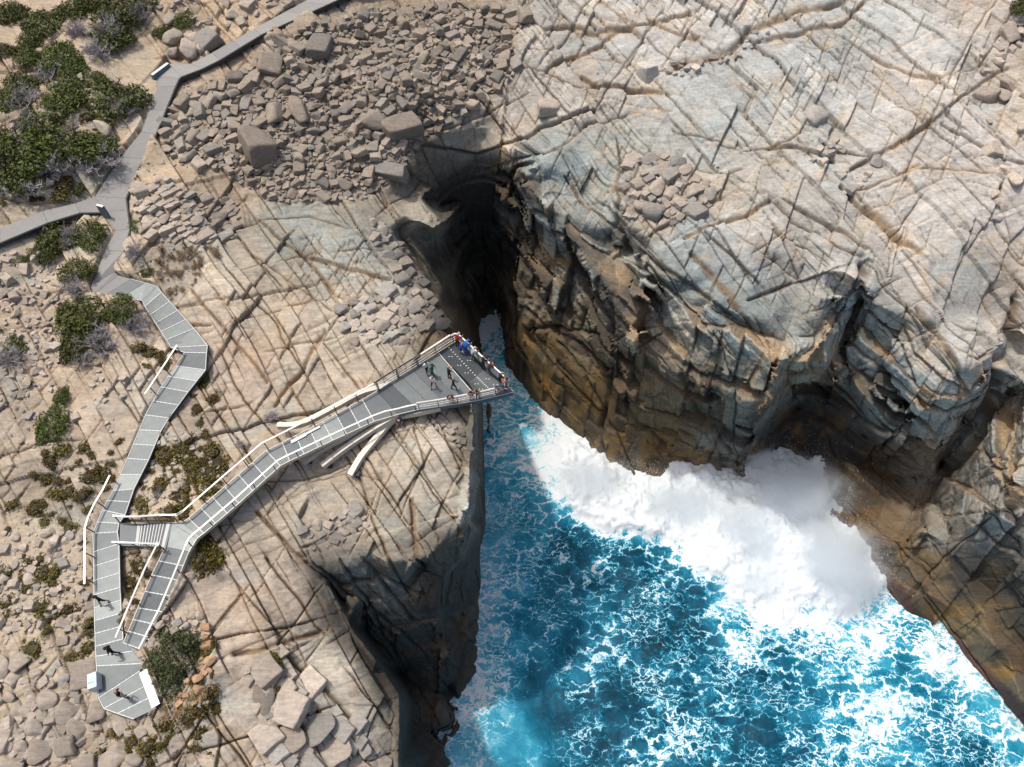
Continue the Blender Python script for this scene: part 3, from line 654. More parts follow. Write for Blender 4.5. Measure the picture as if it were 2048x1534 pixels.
C = np.clip(C, 0.02, 0.75).astype(np.float32)

# ---- split into the two headlands, drop what lies under the sea
nv, nu = UU.shape
ii = np.arange(nv * nu).reshape(nv, nu)
F = np.stack([ii[:-1, :-1], ii[1:, :-1], ii[1:, 1:], ii[:-1, 1:]], -1).reshape(-1, 4)
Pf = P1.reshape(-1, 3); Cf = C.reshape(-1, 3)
zmax = Pf[F, 2].max(1); keep = zmax > SEA - 2.0
fu, fv = UU.ravel()[F].mean(1), VV.ravel()[F].mean(1)
rightf = fu > np.interp(fv, [-200, 100, 337, 500, 640, 900, 1700], [1060, 1040, 1040, 1000, 985, 1020, 1100])
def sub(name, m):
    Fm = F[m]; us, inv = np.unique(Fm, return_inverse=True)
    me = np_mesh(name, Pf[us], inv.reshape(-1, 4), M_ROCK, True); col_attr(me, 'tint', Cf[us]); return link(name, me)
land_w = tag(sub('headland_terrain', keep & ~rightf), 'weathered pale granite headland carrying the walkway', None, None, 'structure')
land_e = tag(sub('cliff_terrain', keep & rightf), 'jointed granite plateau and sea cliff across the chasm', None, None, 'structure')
# country beyond the frame
ob = MB()
for k in range(24):
    for j in range(10):
        x0, x1 = -300 + k * 25, -275 + k * 25; y0, y1 = 92 + j * 22, 114 + j * 22
        hz = lambda x, y: 10.5 + 0.05 * (y - 92) + 1.5 * math.sin(x * .05) + math.sin(y * .08 + x * .02)
        n0 = len(ob.v); ob.v += [(x0, y0, hz(x0, y0)), (x1, y0, hz(x1, y0)), (x1, y1, hz(x1, y1)), (x0, y1, hz(x0, y1))]; ob.f.append((n0, n0 + 1, n0 + 2, n0 + 3))
tag(ob.build('hill_terrain', noise_mat('far_rock', (.30, .26, .2), (.45, .4, .34), 0.3, coord='Object')), None, None, None, 'structure')

def surf(u, v):
    """point and normal on the finished bedrock"""
    i = min(int(np.searchsorted(GV, v)), nv - 1); j = min(int(np.searchsorted(GU, u)), nu - 1)
    return Vector(P1[i, j].tolist()), Vector(N1[i, j].tolist())
def tint(u, v):
    i = min(max(int(np.searchsorted(GV, v)), 2), nv - 3); j = min(max(int(np.searchsorted(GU, u)), 2), nu - 3)
    return C[i - 2:i + 3, j - 2:j + 3].mean((0, 1))
# ------------------------------------------------------------------ sea
def idw(anch, U, V, p=2.0, soft=700.0):
    A = np.array(anch, np.float32); Us, Vs = U[::5, ::5], V[::5, ::5]
    w = 1.0 / (((Us[..., None] - A[:, 0]) ** 2 + (Vs[..., None] - A[:, 1]) ** 2) / soft + 1) ** p
    g = np.einsum('ijk,kc->ijc', w, A[:, 2:]) / w.sum(-1, keepdims=True)
    fi = np.clip(np.arange(U.shape[0]) / 5, 0, g.shape[0] - 1.001); fj = np.clip(np.arange(U.shape[1]) / 5, 0, g.shape[1] - 1.001)
    i, j = fi.astype(int), fj.astype(int); a, b = (fi - i)[:, None, None], (fj - j)[None, :, None]
    return g[i][:, j] * (1 - a) * (1 - b) + g[i + 1][:, j] * a * (1 - b) + g[i][:, j + 1] * (1 - a) * b + g[i + 1][:, j + 1] * a * b
WU, WV = np.meshgrid(np.arange(800, 2260, 2.6), np.arange(590, 1700, 2.6))
wa, wb, wc = ray(WU, WV); wt = (SEA - CAM_H) / wc; WX, WY = (wa * wt), (wb * wt)
# x, y in the survey; foam cover; air in the water; swell
FO = [(985,650,.85,.75,0),(990,690,.60,.8,0),(1000,740,.40,.8,0),(1040,810,.45,.95,0),(980,880,.50,.9,0),(1050,900,.42,.95,0),(1090,870,.6,.9,0),(1000,980,.40,.85,0),(1070,990,.45,.75,0),(980,1080,.52,1,0),(1050,1080,.38,.65,0),
 (970,1180,.56,1,0),(1020,1180,.45,.85,0),(965,1280,.58,1,0),(1010,1300,.42,.8,0),(1060,1250,.38,.6,0),(940,1400,.58,1,0),(1000,1380,.45,.85,0),(920,1500,.58,1,0),(980,1480,.45,.9,0),(1050,1400,.22,.7,0),(1040,1500,.18,.8,0),(1100,1420,.12,.35,0),(1130,1500,.15,.3,0),(1090,1350,.25,.5,0),
 (1110,1180,.38,.45,0),(1150,1090,.33,.3,0),(1200,1180,.42,.35,0),(1260,1120,.38,.2,.4),(1320,1110,.50,.35,.5),(1180,1290,.46,.35,0),(1150,1380,.38,.3,0),(1240,1410,.26,.08,0),(1190,1470,.34,.2,0),(1270,1280,.46,.25,.2),(1330,1330,.50,.25,.2),(1310,1440,.55,.3,0),(1260,1520,.52,.3,0),
 (1380,1210,.42,.3,.4),(1370,1260,.35,.15,.2),(1420,1350,.55,.3,0),(1400,1480,.56,.25,0),(1480,1280,.60,.45,.2),(1440,1230,.62,.55,.4),(1540,1480,.38,.1,0),(1500,1520,.42,.12,0),(1480,1420,.55,.3,0),(1560,1330,.44,.3,.2),(1600,1290,.58,.5,.3),(1590,1390,.52,.35,0),(1580,1450,.52,.4,0),
 (1660,1330,.66,.6,0),(1700,1400,.64,.6,0),(1680,1480,.6,.45,0),(1760,1300,.68,.65,0),(1780,1400,.66,.65,0),(1850,1340,.70,.7,0),(1830,1460,.64,.55,0),(1890,1400,.58,.4,0),(1940,1440,.68,.65,0),(1950,1510,.46,.18,0),(2010,1480,.74,.7,0),(2040,1530,.62,.5,0),(1760,1220,.72,.7,0),(1800,1270,.58,.5,0),(1870,1290,.74,.75,0),(1960,1380,.76,.75,0),(1820,1350,.5,.4,0),(1900,1480,.6,.4,0),
 (1110,850,.78,1,.3),(1118,900,.98,1,.7),(1100,950,.86,1,.6),(1160,930,1.15,1,1.2),(1170,985,1.15,1,1.5),(1230,970,1.15,1,1.3),(1240,1020,1.15,1,1.8),(1300,1000,1.15,1,1.5),(1310,1050,1.15,1,2.0),(1370,1010,1.15,1,1.6),(1380,1075,1.12,1,2.0),(1440,1030,1.2,1,2.0),(1450,1110,1.15,1,2.4),(1510,960,1.2,1,2.0),(1520,1050,1.2,1,3.0),(1520,1150,1.15,1,2.2),(1580,980,1.2,1,2.4),(1600,1080,1.2,1,3.0),(1600,1170,1.15,1,1.8),(1650,1060,1.2,1,2),(1680,1130,1.15,1,1.6),(1660,1210,1.05,.9,1.0),(1730,1160,1.05,.9,.8),(1560,1220,1.0,.9,1.0),(1480,1190,1.0,.9,1.4),(1710,1250,.85,.8,.4),(1620,1240,.85,.8,.5)]
fm = idw(FO, WU, WV, 2.3, 900.0)
fX, fY, fZ = WX.astype(np.float32), WY.astype(np.float32), np.zeros_like(WX, np.float32)
foam = fm[..., 0] + .38 * fbm(fX, fY, fZ, 1.7, 4, 79) * sstep(.6, .85, fm[..., 0]) * (1 - sstep(1.05, 1.16, fm[..., 0])) + 0.14 * sstep(.85, 1.1, fm[..., 0]) + 0.18 * fbm(fX, fY, fZ, 3.2, 4, 71) + .26 * fbm((fX * .75 + fY * .66) * .35, (fY * .75 - fX * .66) * 1.5, fZ, 3.0, 4, 70) + 0.10 * fbm(fX, fY, fZ, 9.0, 2, 72)
aer = np.clip(fm[..., 1] * (1 + .10 * sstep(1140, 1040, WU) + .12 * sstep(1560, 1760, WU)) + 0.22 * fbm(fX, fY, fZ, 4.0, 3, 73), 0, 1.04)
puff = np.abs(fbm(fX, fY, fZ, 2.6, 5, 74, 0.55)); solid = sstep(0.8, 1.05, fm[..., 0])
hgt = 0.62 * fbm(fX * 0.7 + fY * 0.5, fY - fX * 0.3, fZ, 5.0, 3, 75) + 0.10 * fbm(fX, fY, fZ, 1.1, 3, 76) + fm[..., 2] * (0.55 + 0.6 * fbm(fX, fY, fZ, 5.0, 2, 77)) + solid * (1.5 * (0.5 - puff) + 0.45 * fbm(fX, fY, fZ, 0.5, 3, 78))
SV = np.stack([WX, WY, SEA + hgt], -1).reshape(-1, 3)
n1, n2 = WU.shape; jj = np.arange(n1 * n2).reshape(n1, n2)
SF = np.stack([jj[:-1, :-1], jj[1:, :-1], jj[1:, 1:], jj[:-1, 1:]], -1).reshape(-1, 4)
k0 = len(SV); SV = np.vstack([SV, [(-60, -400, SEA - 1.6), (500, -400, SEA - 1.6), (500, 120, SEA - 1.6), (-60, 120, SEA - 1.6)]]); SF = np.vstack([SF, [[k0, k0 + 1, k0 + 2, k0 + 3]]])
def sea_mat():
    m, t, b = nmat('sea_water', 0.5, 0.10); L = t.links
    at_ = N(t, 'ShaderNodeAttribute', attribute_name='sea'); sp = N(t, 'ShaderNodeSeparateColor'); L.new(at_.outputs['Color'], sp.inputs[0])
    ge = N(t, 'ShaderNodeNewGeometry')
    fl = N(t, 'ShaderNodeVectorMath', operation='MULTIPLY'); fl.inputs[1].default_value = (1, 1, 0); L.new(ge.outputs['Position'], fl.inputs[0])
    nw = N(t, 'ShaderNodeTexNoise', Scale=0.55, Detail=5.0, Roughness=0.6); L.new(fl.outputs[0], nw.inputs['Vector'])
    ws = N(t, 'ShaderNodeVectorMath', operation='MULTIPLY_ADD'); ws.inputs[1].default_value = (2.6, 2.6, 0); L.new(nw.outputs['Color'], ws.inputs[0]); L.new(fl.outputs[0], ws.inputs[2])
    nw2 = N(t, 'ShaderNodeTexNoise', Scale=2.4, Detail=3.0, Roughness=0.5); L.new(fl.outputs[0], nw2.inputs['Vector'])
    ws2 = N(t, 'ShaderNodeVectorMath', operation='MULTIPLY_ADD'); ws2.inputs[1].default_value = (0.9, 0.9, 0); L.new(nw2.outputs['Color'], ws2.inputs[0]); L.new(ws.outputs[0], ws2.inputs[2]); ws = ws2
    st_ = N(t, 'ShaderNodeMapping'); st_.inputs['Rotation'].default_value = (0, 0, 0.75); st_.inputs['Scale'].default_value = (0.62, 1.35, 1.0); L.new(ws.outputs[0], st_.inputs['Vector'])
    def lace(scale, wdt):
        vo = N(t, 'ShaderNodeTexVoronoi', Scale=scale, feature='DISTANCE_TO_EDGE', voronoi_dimensions='2D'); L.new(st_.outputs[0], vo.inputs['Vector'])
        mr = N(t, 'ShaderNodeMapRange'); mr.inputs[1].default_value = 0.0; mr.inputs[2].default_value = wdt; mr.inputs[3].default_value = 1.0; mr.inputs[4].default_value = 0.0
        L.new(vo.outputs['Distance'], mr.inputs[0]); return mr.outputs[0]
    def mth(op, a, b2, clamp=False):
        n = N(t, 'ShaderNodeMath', operation=op); n.use_clamp = clamp
        for k, q in enumerate((a, b2)):
            if hasattr(q, 'is_linked'): L.new(q, n.inputs[k])
            else: n.inputs[k].default_value = q
        return n.outputs[0]
    def ridge(scale, det, pw):
        n_ = N(t, 'ShaderNodeTexNoise', Scale=scale, Detail=det, Roughness=0.55, Distortion=0.9); L.new(st_.outputs[0], n_.inputs['Vector'])
        a_ = mth('ABSOLUTE', mth('MULTIPLY', mth('SUBTRACT', n_.outputs['Fac'], 0.5), 5.5), 0.0); return mth('POWER', mth('SUBTRACT', 1.0, a_, True), pw)
    wA, wB, wC = mth('POWER', lace(0.62, 0.30), 2.4), mth('POWER', lace(1.35, 0.32), 2.1), mth('POWER', lace(2.9, 0.34), 1.5)
    sl = N(t, 'ShaderNodeTexNoise', Scale=0.16, Detail=3.0, Roughness=0.6); L.new(fl.outputs[0], sl.inputs['Vector'])
    sm_ = N(t, 'ShaderNodeMapRange', interpolation_type='SMOOTHSTEP'); sm_.inputs[1].default_value = 0.40; sm_.inputs[2].default_value = 0.60; L.new(sl.outputs['Fac'], sm_.inputs[0])
    web = mth('ADD', mth('MULTIPLY', wA, sm_.outputs[0]), mth('MULTIPLY', wB, mth('SUBTRACT', 1.0, sm_.outputs[0])))
    pat = mth('ADD', mth('ADD', mth('MULTIPLY', web, 0.50), mth('MULTIPLY', wC, 0.16)), mth('ADD', mth('MULTIPLY', ridge(0.34, 3.0, 1.4), 0.24), mth('MULTIPLY', ridge(1.0, 3.0, 1.5), 0.14)))
    nf = N(t, 'ShaderNodeTexNoise', Scale=2.2, Detail=7.0, Roughness=0.7); L.new(fl.outputs[0], nf.inputs['Vector'])
    pat = mth('ADD', pat, mth('MULTIPLY', mth('SUBTRACT', nf.outputs['Fac'], 0.5), 0.42))
    # foam where pattern exceeds what the cover allows
    thr = mth('SUBTRACT', 0.97, mth('MULTIPLY', sp.outputs[0], 0.92))
    q = mth('SUBTRACT', pat, thr)
    fo = N(t, 'ShaderNodeMapRange', interpolation_type='SMOOTHSTEP'); fo.inputs[1].default_value = -0.10; fo.inputs[2].default_value = 0.50; L.new(q, fo.inputs[0])
    foam_f = fo.outputs[0]
    halo = N(t, 'ShaderNodeMapRange'); halo.inputs[1].default_value = -0.45; halo.inputs[2].default_value = 0.15; L.new(q, halo.inputs[0])
    nb_ = N(t, 'ShaderNodeTexNoise', Scale=0.42, Detail=4.0, Roughness=0.6); L.new(ws.outputs[0], nb_.inputs['Vector'])
    a0 = mth('ADD', mth('MULTIPLY', sp.outputs[1], 0.56), mth('MULTIPLY', mth('SUBTRACT', nb_.outputs['Fac'], 0.5), 0.55))
    ai = mth('ADD', mth('ADD', a0, mth('MULTIPLY', mth('MULTIPLY', halo.outputs[0], halo.outputs[0]), 0.26)), mth('MULTIPLY', foam_f, 0.72), True)
    rp = N(t, 'ShaderNodeValToRGB'); el = rp.color_ramp.elements
    el[0].position = 0.0; el[0].color = (0.002, 0.022, 0.038, 1); el[1].position = 1.0; el[1].color = (0.74, 0.79, 0.82, 1)
    for ps_, cl in ((.18, (.003, .058, .105)), (.36, (.008, .15, .25)), (.52, (.035, .31, .46)), (.68, (.20, .53, .66)), (.84, (.50, .68, .74))):
        e_ = el.new(ps_); e_.color = (*cl, 1)
    L.new(ai, rp.inputs[0]); L.new(rp.outputs[0], b.inputs['Base Color'])
    ro = N(t, 'ShaderNodeMapRange'); ro.inputs[3].default_value = 0.45; ro.inputs[4].default_value = 0.9; L.new(foam_f, ro.inputs[0]); L.new(ro.outputs[0], b.inputs['Roughness'])
    bp = N(t, 'ShaderNodeBump', Strength=0.5, Distance=0.12); L.new(mth('ADD', mth('MULTIPLY', foam_f, 0.7), nf.outputs['Fac']), bp.inputs['Height']); L.new(bp.outputs[0], b.inputs['Normal'])
    return m
me = np_mesh('sea_water', SV, SF, sea_mat())
SCc = np.zeros((len(SV), 3), np.float32); SCc[:k0, 0] = foam.ravel(); SCc[:k0, 1] = aer.ravel(); SCc[k0:, 0] = 0.4; SCc[k0:, 1] = 0.3
col_attr(me, 'sea', np.clip(SCc, -1, 2))
tag(link('sea_water', me), 'churning turquoise sea laced with white foam', None, None, 'structure')

# breaking wave: mist hanging over the foot of the cliff
BL = [(1600,985,-26.5,9.0,6.0,6.0),(1680,1120,-27.5,8,7,5),(1505,1060,-28.5,8.0,6.5,3.6),(1640,1080,-28.0,6.0,5.5,4.2),(1370,1010,-29.3,10.5,5.0,3.4),(1180,955,-29.6,7.5,5.5,2.8),(1690,1180,-29.6,7.5,5.0,2.2),(1530,1160,-29.6,8.5,4.5,2.2),(1525,915,-27.5,3.0,4.0,3.6)]
lo = Vector((1e9,) * 3); hi = Vector((-1e9,) * 3); blobs = []
for u, v, z, a, b, c in BL:
    p = at(u, v, z); blobs.append((p, (a, b, c)))
    for k in range(3): lo[k] = min(lo[k], p[k] - (a, b, c)[k]); hi[k] = max(hi[k], p[k] + (a, b, c)[k])
lo.z = SEA - 0.5
def mist_mat():
    m = bpy.data.materials.new('sea_spray_mist'); m.use_nodes = True; t = m.node_tree; t.nodes.clear(); L = t.links
    out = N(t, 'ShaderNodeOutputMaterial'); pv = N(t, 'ShaderNodeVolumePrincipled'); pv.inputs['Color'].default_value = (0.945, 0.975, 1.0, 1); pv.inputs['Anisotropy'].default_value = 0.1
    L.new(pv.outputs[0], out.inputs['Volume']); ge = N(t, 'ShaderNodeNewGeometry')
    n1 = N(t, 'ShaderNodeTexNoise', Scale=0.42, Detail=10.0, Roughness=0.74, Distortion=0.5); L.new(ge.outputs['Position'], n1.inputs['Vector'])
    tot = None
    for p, r in blobs:
        s = N(t, 'ShaderNodeVectorMath', operation='SUBTRACT'); L.new(ge.outputs['Position'], s.inputs[0]); s.inputs[1].default_value = p
        d = N(t, 'ShaderNodeVectorMath', operation='DIVIDE'); L.new(s.outputs[0], d.inputs[0]); d.inputs[1].default_value = r
        l = N(t, 'ShaderNodeVectorMath', operation='LENGTH'); L.new(d.outputs[0], l.inputs[0])
        f = N(t, 'ShaderNodeMath', operation='SUBTRACT'); f.use_clamp = True; f.inputs[0].default_value = 1.0; L.new(l.outputs['Value'], f.inputs[1])
        if tot is None: tot = f.outputs[0]
        else:
            mx = N(t, 'ShaderNodeMath', operation='MAXIMUM'); L.new(tot, mx.inputs[0]); L.new(f.outputs[0], mx.inputs[1]); tot = mx.outputs[0]
    a = N(t, 'ShaderNodeMath', operation='MULTIPLY_ADD'); L.new(n1.outputs['Fac'], a.inputs[0]); a.inputs[1].default_value = 6.0; a.inputs[2].default_value = -3.35
    b = N(t, 'ShaderNodeMath', operation='MULTIPLY_ADD'); L.new(tot, b.inputs[0]); b.inputs[1].default_value = 2.0; L.new(a.outputs[0], b.inputs[2])
    g = N(t, 'ShaderNodeMath', operation='MULTIPLY'); g.use_clamp = True; L.new(b.outputs[0], g.inputs[0]); t2_ = N(t, 'ShaderNodeMath', operation='MULTIPLY'); L.new(tot, t2_.inputs[0]); L.new(tot, t2_.inputs[1]); t3_ = N(t, 'ShaderNodeMath', operation='MULTIPLY'); t3_.inputs[1].default_value = 2.0; L.new(t2_.outputs[0], t3_.inputs[0]); L.new(t3_.outputs[0], g.inputs[1])
    c = N(t, 'ShaderNodeMath', operation='MULTIPLY'); L.new(g.outputs[0], c.inputs[0]); c.inputs[1].default_value = 0.6
    L.new(c.outputs[0], pv.inputs['Density'])
    return m
mb = MB(); mb.prism([(lo.x, lo.y), (hi.x, lo.y), (hi.x, hi.y), (lo.x, hi.y)], lo.z, hi.z)
tag(mb.build('sea_spray_mist', mist_mat()), 'white mist thrown up by the wave bursting on the cliff foot', 'spray', None, 'stuff')
# flung droplets
dv, df = [], []
r2 = random.Random(3)
for k in range(30000):
    q = r2.random()
    if q < 0.55: a9 = r2.uniform(-.4, 3.4); d9 = abs(r2.gauss(0, 1)); u, v, z = 1560 + math.cos(a9) * (60 + 55 * d9), 1040 - math.sin(a9) * (60 + 55 * d9), -30 + abs(r2.gauss(0, 3.6))
    elif q < 0.8: u, v, z = r2.gauss(1700, 45), r2.gauss(1110, 35), -30 + abs(r2.gauss(0, 2))
    else: u, v, z = r2.gauss(1280, 90), r2.gauss(960, 25), -30 + abs(r2.gauss(0, 1.6))
    if z > -20: continue
    p = at(u, v, z); s = 0.012 + 0.045 * r2.random() ** 4; n0 = len(dv)
    for d in ((1, 0, -.5), (-.5, .87, -.5), (-.5, -.87, -.5), (0, 0, 1)): dv.append((p.x + d[0] * s, p.y + d[1] * s, p.z + d[2] * s))
    df += [(n0, n0 + 1, n0 + 3), (n0 + 1, n0 + 2, n0 + 3), (n0 + 2, n0, n0 + 3), (n0, n0 + 2, n0 + 1)]
M_FOAM = noise_mat('foam_white', (.8, .84, .86), (.9, .92, .93), 3.0, 0.6)
tag(link('sea_spray_droplets', np_mesh('sea_spray_droplets', np.array(dv), np.array(df), M_FOAM, False)), 'flung white droplets above the bursting wave', 'spray', None, 'stuff')
# ------------------------------------------------------------------ paths and walkways
M_CONC = [noise_mat('path_concrete_%d' % i, c, tuple(x * 1.13 for x in c), 2.0, 0.85, 0.2, bump=0.05) for i, c in enumerate([(.255, .25, .24), (.275, .268, .255), (.235, .23, .222)])]
def grate_mat(name, c, f=0.12):
    m = noise_mat(name, tuple(x * (1 - f) for x in c), tuple(x * (1 + f) for x in c), 1.6, 0.5, 0.45, 0.25)
    return m
M_DECK = [grate_mat('deck_steel_%d' % i, c) for i, c in enumerate([(.118, .135, .14), (.09, .104, .112), (.145, .163, .168), (.052, .064, .072), (.185, .208, .208)])]
M_DARK = noise_mat('dark_steel', (.03, .032, .034), (.055, .055, .055), 3.0, 0.6, 0.3)
M_FASCIA = noise_mat('fascia_steel', (.12, .15, .155), (.17, .20, .205), 2.0, 0.45, 0.4, 0.4)
M_WHITE = noise_mat('pale_rail_steel', (.58, .565, .53), (.70, .68, .64), 2.0, 0.36, 0.5, 0.15)
M_BEAM = noise_mat('support_beam_steel', (.50, .46, .40), (.62, .58, .50), 1.5, 0.5, 0.5, 0.1)
M_STRIP = noise_mat('joint_strip_paint', (.55, .57, .57), (.68, .70, .70), 4.0, 0.6)
M_POST = noise_mat('rail_post_steel', (.07, .065, .06), (.12, .11, .10), 5.0, 0.5, 0.4, 0.3)

def lerp2(a, b, t): return (a[0] + (b[0] - a[0]) * t, a[1] + (b[1] - a[1]) * t)
def panels(S_, parent, name, mats, length, thick, strips=None, tones=None, gap=0.012, studs=True):
    k = 0; rr = random.Random(len(S_) * 13 + 5)
    for (a, b, z1), (c, d, z2) in zip(S_, S_[1:]):
        l = ((at(*a, z1) + at(*b, z1)) / 2 - (at(*c, z2) + at(*d, z2)) / 2).length
        n = max(1, round(l / length))
        for i in range(n):
            t0, t1 = i / n, (i + 1) / n
            za, zb = z1 + (z2 - z1) * t0, z1 + (z2 - z1) * t1
            q = [at(*lerp2(a, c, t0), za), at(*lerp2(b, d, t0), za), at(*lerp2(b, d, t1), zb), at(*lerp2(a, c, t1), zb)]
            e = (q[3] - q[0]).normalized() * gap; e2 = (q[2] - q[1]).normalized() * gap
            q = [q[0] + e, q[1] + e2, q[2] - e2, q[3] - e]
            mb = MB(); cc = sum(q, Vector()) / 4
            ql = [p - cc for p in q]; mb.prism([(p.x, p.y) for p in ql], [p.z - thick for p in ql], [p.z for p in ql])
            o = mb.build(name, mats[tones[k % len(tones)] if tones else rr.randrange(len(mats))], parent); o.location = cc
            if strips is not None:
                up = Vector((0, 0, 0.012)); m0, m1 = q[0] - e + up, q[1] - e2 + up
                strips.bar(m0, m1, 0.055, 0.02)
                if studs:
                    for s in range(1, 6): p = m0.lerp(m1, s / 6) + Vector((0, 0, .006)); strips.bar(p - Vector((.05, 0, 0)), p + Vector((.05, 0, 0)), 0.09, 0.02)
            k += 1
def edge_beam(S_, side, parent, name, mat, w, dz, top):
    mb = MB(); P = [at(*s[side], s[2]) + Vector((0, 0, top)) for s in S_]; cs = [(at(*s[0], s[2]) + at(*s[1], s[2])) / 2 for s in S_]
    P = [p + (p - c).normalized() * (w / 2 + 0.005) for p, c in zip(P, cs)]
    mb.sweep(P, w, dz); return mb.build(name, mat, parent)

fp = empty('footpath'); tag(fp, None, None, None, 'structure')
panels(PATH, fp, 'path_slab', M_CONC, 2.6, 0.22)
edge_beam(PATH, 1, fp, 'path_edge', M_DARK, 0.10, 0.34, -0.20); edge_beam(PATH, 0, fp, 'path_edge', M_CONC[2], 0.06, 0.24, -0.13)
fb = empty('footpath'); tag(fb, None, None, None, 'structure')
panels(BRANCH, fb, 'path_slab', M_CONC, 2.8, 0.22); edge_beam(BRANCH, 1, fb, 'path_edge', M_DARK, 0.10, 0.34, -0.20)

wk = tag(empty('walkway', at(213, 1200, -1.5)), 'zigzag grey steel deck walkway leading down to the round-cornered landing', 'walkway')
def par(o, p):  # keep world place under a moved parent
    o.parent = p; o.matrix_parent_inverse = Matrix.Translation(-p.location)
def under(p, fn):
    before = set(COL.objects); fn()
    for o in set(COL.objects) - before:
        if o.parent is None and o is not p: par(o, p)
def build_walk():
    st = MB()
    panels(WALK[:4], None, 'deck_panel', M_DECK, 3.2, 0.08, None, [1, 4, 4, 4])
    panels(WALK[3:], None, 'deck_panel', M_DECK, 1.05, 0.08, st, [0, 0, 1, 0, 0, 1, 3, 4, 0, 1, 1, 0, 2, 0, 0, 4, 1, 1, 2, 0, 1, 0, 2, 2, 0, 4, 1, 0, 1, 2, 1, 0])
    # wedge joining walkway, ramp and landing
    mb = MB(); q = [at(u, v, -1.655) for u, v in [(247, 1284), (285, 1308), (285, 1325), (248, 1327)]]; mb.prism([(p.x, p.y) for p in q], -1.735, -1.655); mb.build('deck_panel', M_DECK[0])
    st.build('joint_strips', M_STRIP)['kind'] = 'stuff'
    edge_beam(WALK, 0, None, 'edge_beam', M_DARK, 0.06, 0.26, -0.115); edge_beam(WALK[:19], 1, None, 'edge_beam', M_DARK, 0.06, 0.26, -0.115)
    thin = MB()
    for sd in (0, 1):
        T = WALK if sd == 0 else WALK[:19]
        thin.sweep([at(*s[sd], s[2]) + Vector((0, 0, .018)) for s in T], 0.05, 0.02)
    thin.build('edge_trim', M_STRIP)
    for s in WALK[3:]:
        c = (at(*s[0], s[2]) + at(*s[1], s[2])) / 2; mb = MB(); mb.bar(c + Vector((0, 0, -.1)), c + Vector((0, 0, -1.1)), 0.16, 0.16); mb.build('support_leg', M_DARK)
under(wk, build_walk)

def rail(P, out, parent, name, height=1.05, lean=0.16, every=2.0, width=0.13, rnd=False, mids=(), post_mat=None, posts=True):
    """top rail over an edge polyline P (metres); out = outward unit vectors"""
    pts = [p + o * lean + Vector((0, 0, height)) for p, o in zip(P, out)]
    mb = MB()
    mb.sweep(pts, width, 0.06 if not rnd else width, 8, not rnd); top = mb.build(name, M_WHITE, None)
    for hm in mids:
        mb = MB(); mb.sweep([p + o * (lean * hm / height) + Vector((0, 0, hm)) for p, o in zip(P, out)], 0.05, 0.05); mb.build('middle_rail', M_WHITE, top)
    if posts:
        acc = 0.0; nxt = 0.15
        for i in range(len(P) - 1):
            l = (P[i + 1] - P[i]).length
            while nxt <= acc + l:
                t = (nxt - acc) / l; b = P[i].lerp(P[i + 1], t); o = out[i].lerp(out[i + 1], t)
                mb = MB(); mb.bar(b + Vector((0, 0, -.15)), b + o * lean + Vector((0, 0, height - .03)), 0.07, 0.05, o); mb.build('rail_post', post_mat or M_POST, top)
                nxt += every
            acc += l
    return pts
def outs(P, side):
    r = []
    for i in range(len(P)):
        d = P[min(i + 1, len(P) - 1)] - P[max(i - 1, 0)]; d.z = 0; d.normalize(); r.append(Vector((d.y, -d.x, 0)) * side)
    return r
def edge_pts(L, z=None): return [at(p[0], p[1], p[2] if len(p) > 2 else z) for p in L]

def thing_rail(label, L, side, **kw):
    P = edge_pts(L); o = tag(empty('handrail', P[0]), label, 'handrail')
    under(o, lambda: rail(P, outs(P, side), o, 'top_rail', **kw)); return o
thing_rail('straight pale handrail beside the sandy bowl on the upper walkway bend', [(367, 706, .85), (340, 748, .55), (304, 803, .12)], 1)
thing_rail('bent white handrail on the outer edge where the stairs meet the walkway', [(236, 963, -.85), (222, 992, -1.0), (205, 1021, -1.1), (194, 1045, -1.18), (188, 1066, -1.22), (188, 1090, -1.27), (188, 1130, -1.33), (188, 1176, -1.42)], 1)

